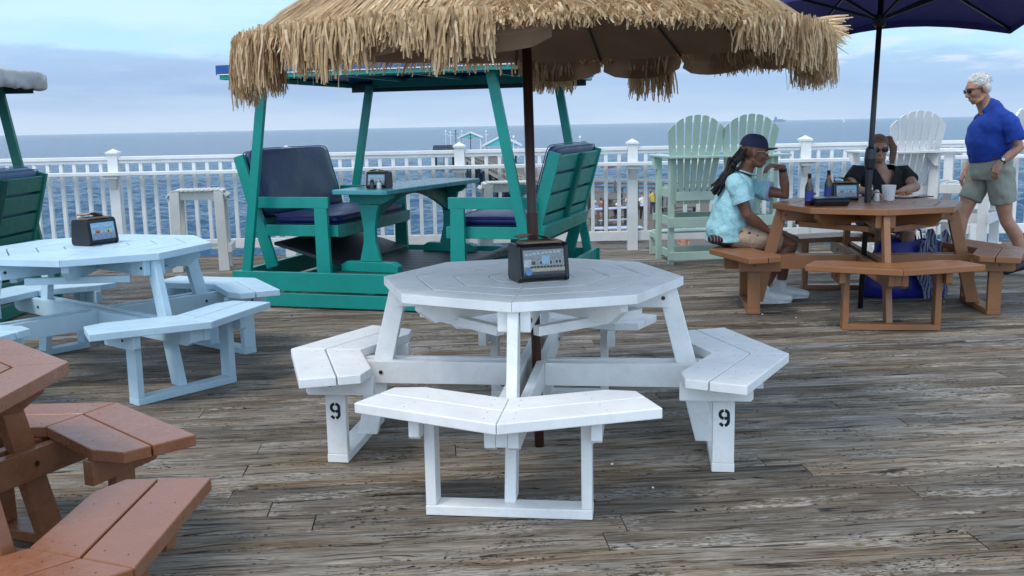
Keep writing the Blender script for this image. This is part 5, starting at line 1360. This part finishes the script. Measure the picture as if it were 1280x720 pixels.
def little_person(label, p, shirt, trousers, sit=False, hair=(.1, .06, .04), rz=0):
    t = thing('person', label, 'person', p, rz); h0 = .45 if sit else .88; b = MB()
    b.ball((0, 0, h0+.72), (.085, .10, .12), 12, 8); b.tube([(0, 0, h0+.64), (0, 0, h0+.5), (0, 0, h0+.2), (0, 0, h0)], [.055, (.19, .11), (.15, .10), (.16, .11)], 12, side=(1, 0, 0))
    for s in (-1, 1):
        b.tube([(s*.19, 0, h0+.50), (s*.24, -.03, h0+.24), (s*.16, -.22, h0+.12)], [.05, .04, .03], 8)
        if sit: b.tube([(s*.09, 0, h0), (s*.1, -.42, h0), (s*.1, -.42, .05)], [.08, .07, .045], 8)
        else: b.tube([(s*.09, 0, h0), (s*.11, 0, .45), (s*.12, .02, .04)], [.085, .06, .045], 8)
    b.build('body', skin_mat('far_skin', (.42, .24, .17)), t, remesh=.025, smo=1)
    m = MB(); m.tube([(0, 0, h0+.57), (0, 0, h0+.48), (0, 0, h0+.2), (0, 0, h0-.02)], [.08, (.21, .13), (.17, .125), (.18, .13)], 12, side=(1, 0, 0))
    for s in (-1, 1): m.tube([(s*.18, 0, h0+.50), (s*.235, -.02, h0+.30)], [.07, .065], 8)
    m.build('shirt', fabric('cloth_%d_%d_%d' % tuple(int(c*100) for c in shirt), shirt), t, remesh=.025, smo=1)
    m = MB(); 
    if sit: m.tube([(0, .02, h0+.05), (0, -.1, h0-.02), (0, -.38, h0)], [(.17, .12), (.19, .11), (.17, .09)], 10, side=(1, 0, 0))
    else:
        m.tube([(0, 0, h0+.05), (0, 0, h0-.1)], [(.175, .12), (.175, .12)], 10, side=(1, 0, 0))
        for s in (-1, 1): m.tube([(s*.09, 0, h0), (s*.11, 0, .45), (s*.12, .02, .08)], [.098, .08, .065], 8)
    m.build('trousers', fabric('cloth_%d_%d_%d' % tuple(int(c*100) for c in trousers), trousers), t, remesh=.025, smo=1)
    m = MB(); m.ball((0, .02, h0+.76), (.095, .105, .10), 12, 8); m.build('hair', plain('hair_%d' % int(hair[0]*100), hair, .8), t, smooth=True)
p = atz(803, 275, LZ); little_person('standing person in a white shirt and black trousers on the lower deck', p, (.7, .7, .72), (.01, .01, .012), rz=.4)
p = atz(744, 277, LZ); little_person('white haired person in a lavender blue shirt seated on the lower deck', p, (.25, .32, .62), (.2, .2, .2), True, (.6, .58, .55), .6)
p = atz(771, 281, LZ); little_person('person in a white cap seated at the near table on the lower deck', p, (.03, .03, .05), (.1, .1, .1), True, (.7, .7, .7), -1)
p = atz(816, 269, LZ); little_person('person in a yellow shirt on the lower deck behind the mint chair', p, (.55, .40, .08), (.05, .05, .08), False, (.06, .04, .03), .1)
p = atz(827, 266, LZ); little_person('dark haired person in a black shirt standing on the lower deck by the far rail', p, (.03, .03, .035), (.08, .09, .13), False, (.02, .015, .01), 1.2)
p = atz(843, 268, LZ); little_person('person in a brown shirt seated by the far rail of the lower deck', p, (.16, .11, .07), (.1, .09, .08), True, (.05, .03, .02), -.4)
p = atz(854, 322, LZ); little_person('red haired person with bare shoulders close under the railing on the lower deck', p, (.45, .2, .14), (.3, .1, .08), True, (.16, .05, .03), .2)
def low_table(label, x, y, rz, h, topc, s=1):
    p = atz(x, y, LZ); t = thing('deck_table', label, 'table', p, rz, 'wooden tables on the lower deck'); t.scale = (s,)*3
    m = MB(); m.box(-1.25, 1.25, -.4, .4, h-.07, h); m.build('tabletop', topc, t, .01)
    for sx in (-1, 1):
        for sy in (-1, 1): m = MB(); m.box(sx*1.05-.07, sx*1.05+.07, sy*.3-.07, sy*.3+.07, 0, h-.071); m.build('leg', oldw, t)
    for sy in (-1, 1):
        m = MB(); m.box(-1.2, 1.2, sy*.85-.17, sy*.85+.17, .40, .45); m.build('bench_seat', topc if sy < 0 else oldw, t)
        m = MB(); m.box(-1.0, -.92, sy*.85-.12, sy*.85+.12, 0, .399); m.box(.92, 1.0, sy*.85-.12, sy*.85+.12, 0, .399); m.build('bench_leg', oldw, t)
lav = plain('lavender_paint', (.40, .46, .58), .45, var=.1)
low_table('tall wooden table with a lavender blue top on the lower deck', 765, 282, .35, 1.06, lav)
low_table('low wooden table with a pale top close under the railing on the lower deck', 772, 302, .05, .75, lav)
low_table('brown wooden table at the far rail of the lower deck', 782, 262, .1, .8, oldw)
low_table('brown wooden table on the lower deck behind the mint double chair', 850, 274, .2, .8, oldw)
# floats and vessels far out
p = atz(760, 209, SEA_Z)
t = thing('inflatable_raft', 'orange red inflatable raft floating beyond the lower deck', 'raft', (p.x, p.y, SEA_Z), .3)
m = MB(); n = 20
m.tube([(1.5*math.cos(2*PI*i/n), .8*math.sin(2*PI*i/n), .35) for i in range(n+1)], .32, 10, cap=False); m.build('tube_ring', plain('orange_red_rubber', (.75, .12, .07), .5), t, smooth=True)
m = MB(); m.tube([(-.2, 0, .3), (-.2, 0, 1.0), (-.15, 0, 1.4)], [.3, .28, .1], 10); m.build('cover', plain('coral_canvas', (.72, .20, .14), .7), t, smooth=True)
def ship():
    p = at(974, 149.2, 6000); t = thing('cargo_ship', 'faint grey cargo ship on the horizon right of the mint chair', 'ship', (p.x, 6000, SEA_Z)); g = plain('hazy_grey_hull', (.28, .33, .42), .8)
    m = MB(); m.prism([(-32, 0), (34, 0), (40, 9), (-34, 9)], lambda u, z, w: (u, w, z), -6, 6); m.build('hull', g, t)
    m = MB(); m.box(-28, -14, -5, 5, 9.1, 26); m.box(-10, 24, -4, 4, 9.1, 14); m.build('superstructure', g, t)
    m = MB(); m.box(-22, -20, -1, 1, 26.1, 34); m.build('mast', g, t)
    for x, D, w_ in ((1054, 3000, 'right of the cargo ship'),):
        p = at(x, 147, D); t = thing('sailboat', 'tiny white sailboat on the horizon '+w_, 'sailboat', (p.x, D, SEA_Z))
        m = MB(); m.prism([(-4, 0), (4, 0), (5.5, 1.4), (-4.5, 1.4)], lambda u, z, w: (u, w, z), -1, 1); m.build('hull', PAPERW, t)
        m = MB(); m.prism([(.3, 1.8), (5, 1.8), (.3, 13)], lambda u, z, w: (u, w, z), -.05, .05); m.build('sail', PAPERW, t)
        m = MB(); m.box(-.1, .1, -.1, .1, 1.41, 14); m.build('mast', PAPERW, t)
ship()
# white crumbs on the boards
rg = random.Random(12)
for x, y, w_ in ((741, 555.5, 'farthest of those right of the front bench of the white table'), (765, 581.5, 'middle of those right of the front bench of the white table'), (816, 611, 'nearest of those right of the front bench of the white table'),
                 (995, 398, 'beyond the right bench of the white table'), (953, 393.5, 'at the foot of the left bench of the orange brown table'), (1180, 378, 'under the right side of the orange brown table'), (864, 359, 'between the mint chair and the white table')):
    p = atz(x, y, 0); m = MB(); m.ball((0, 0, .004), (rg.uniform(.005, .008), rg.uniform(.004, .007), .004), 7, 5); o = m.build('crumb', PAPERW); o.location = (p.x, p.y, .001); tag(o, 'tiny white crumb '+w_, 'crumb', 'white crumbs on the deck')

# more life on the lower deck
for x, y, sh_, tr_, si, hr_, rz_, lb in (
    (752, 272, (.30, .10, .09), (.05, .05, .07), True, (.05, .03, .02), 2.2, 'person in a dull red shirt seated beyond the lavender table on the lower deck'),
    (784, 266, (.45, .45, .42), (.10, .12, .2), True, (.12, .08, .05), -2, 'person in a light grey shirt at the brown table on the lower deck'),
    (776, 258, (.06, .09, .16), (.04, .04, .04), False, (.03, .02, .02), .9, 'standing person in a dark blue shirt by the far rail left of the railing post'),
    (836, 262, (.62, .60, .58), (.12, .11, .1), False, (.2, .14, .08), 0, 'standing person in a pale shirt by the far rail behind the mint chair')):
    p = atz(x, y, LZ); little_person(lb, p, sh_, tr_, si, hr_, rz_)
for x, y, lb in ((737, 262, 'dark wooden post standing left of the seated people on the lower deck'), (757, 300, 'dark wooden post close under the railing between two white pickets'), (795, 268, 'dark wooden post just left of the white railing post'), (822, 292, 'dark wooden post below the mint double chair')):
    p = atz(x, y, LZ); t = thing('wooden_post', lb, 'post', p, .2, 'dark posts on the lower deck'); m = MB(); m.box(-.13, .13, -.13, .13, 0, 2.1); m.build('post', darkw, t, .02); m = MB(); m.box(-.17, .17, -.17, .17, 2.1, 2.18); m.build('post_cap', oldw, t, .01)
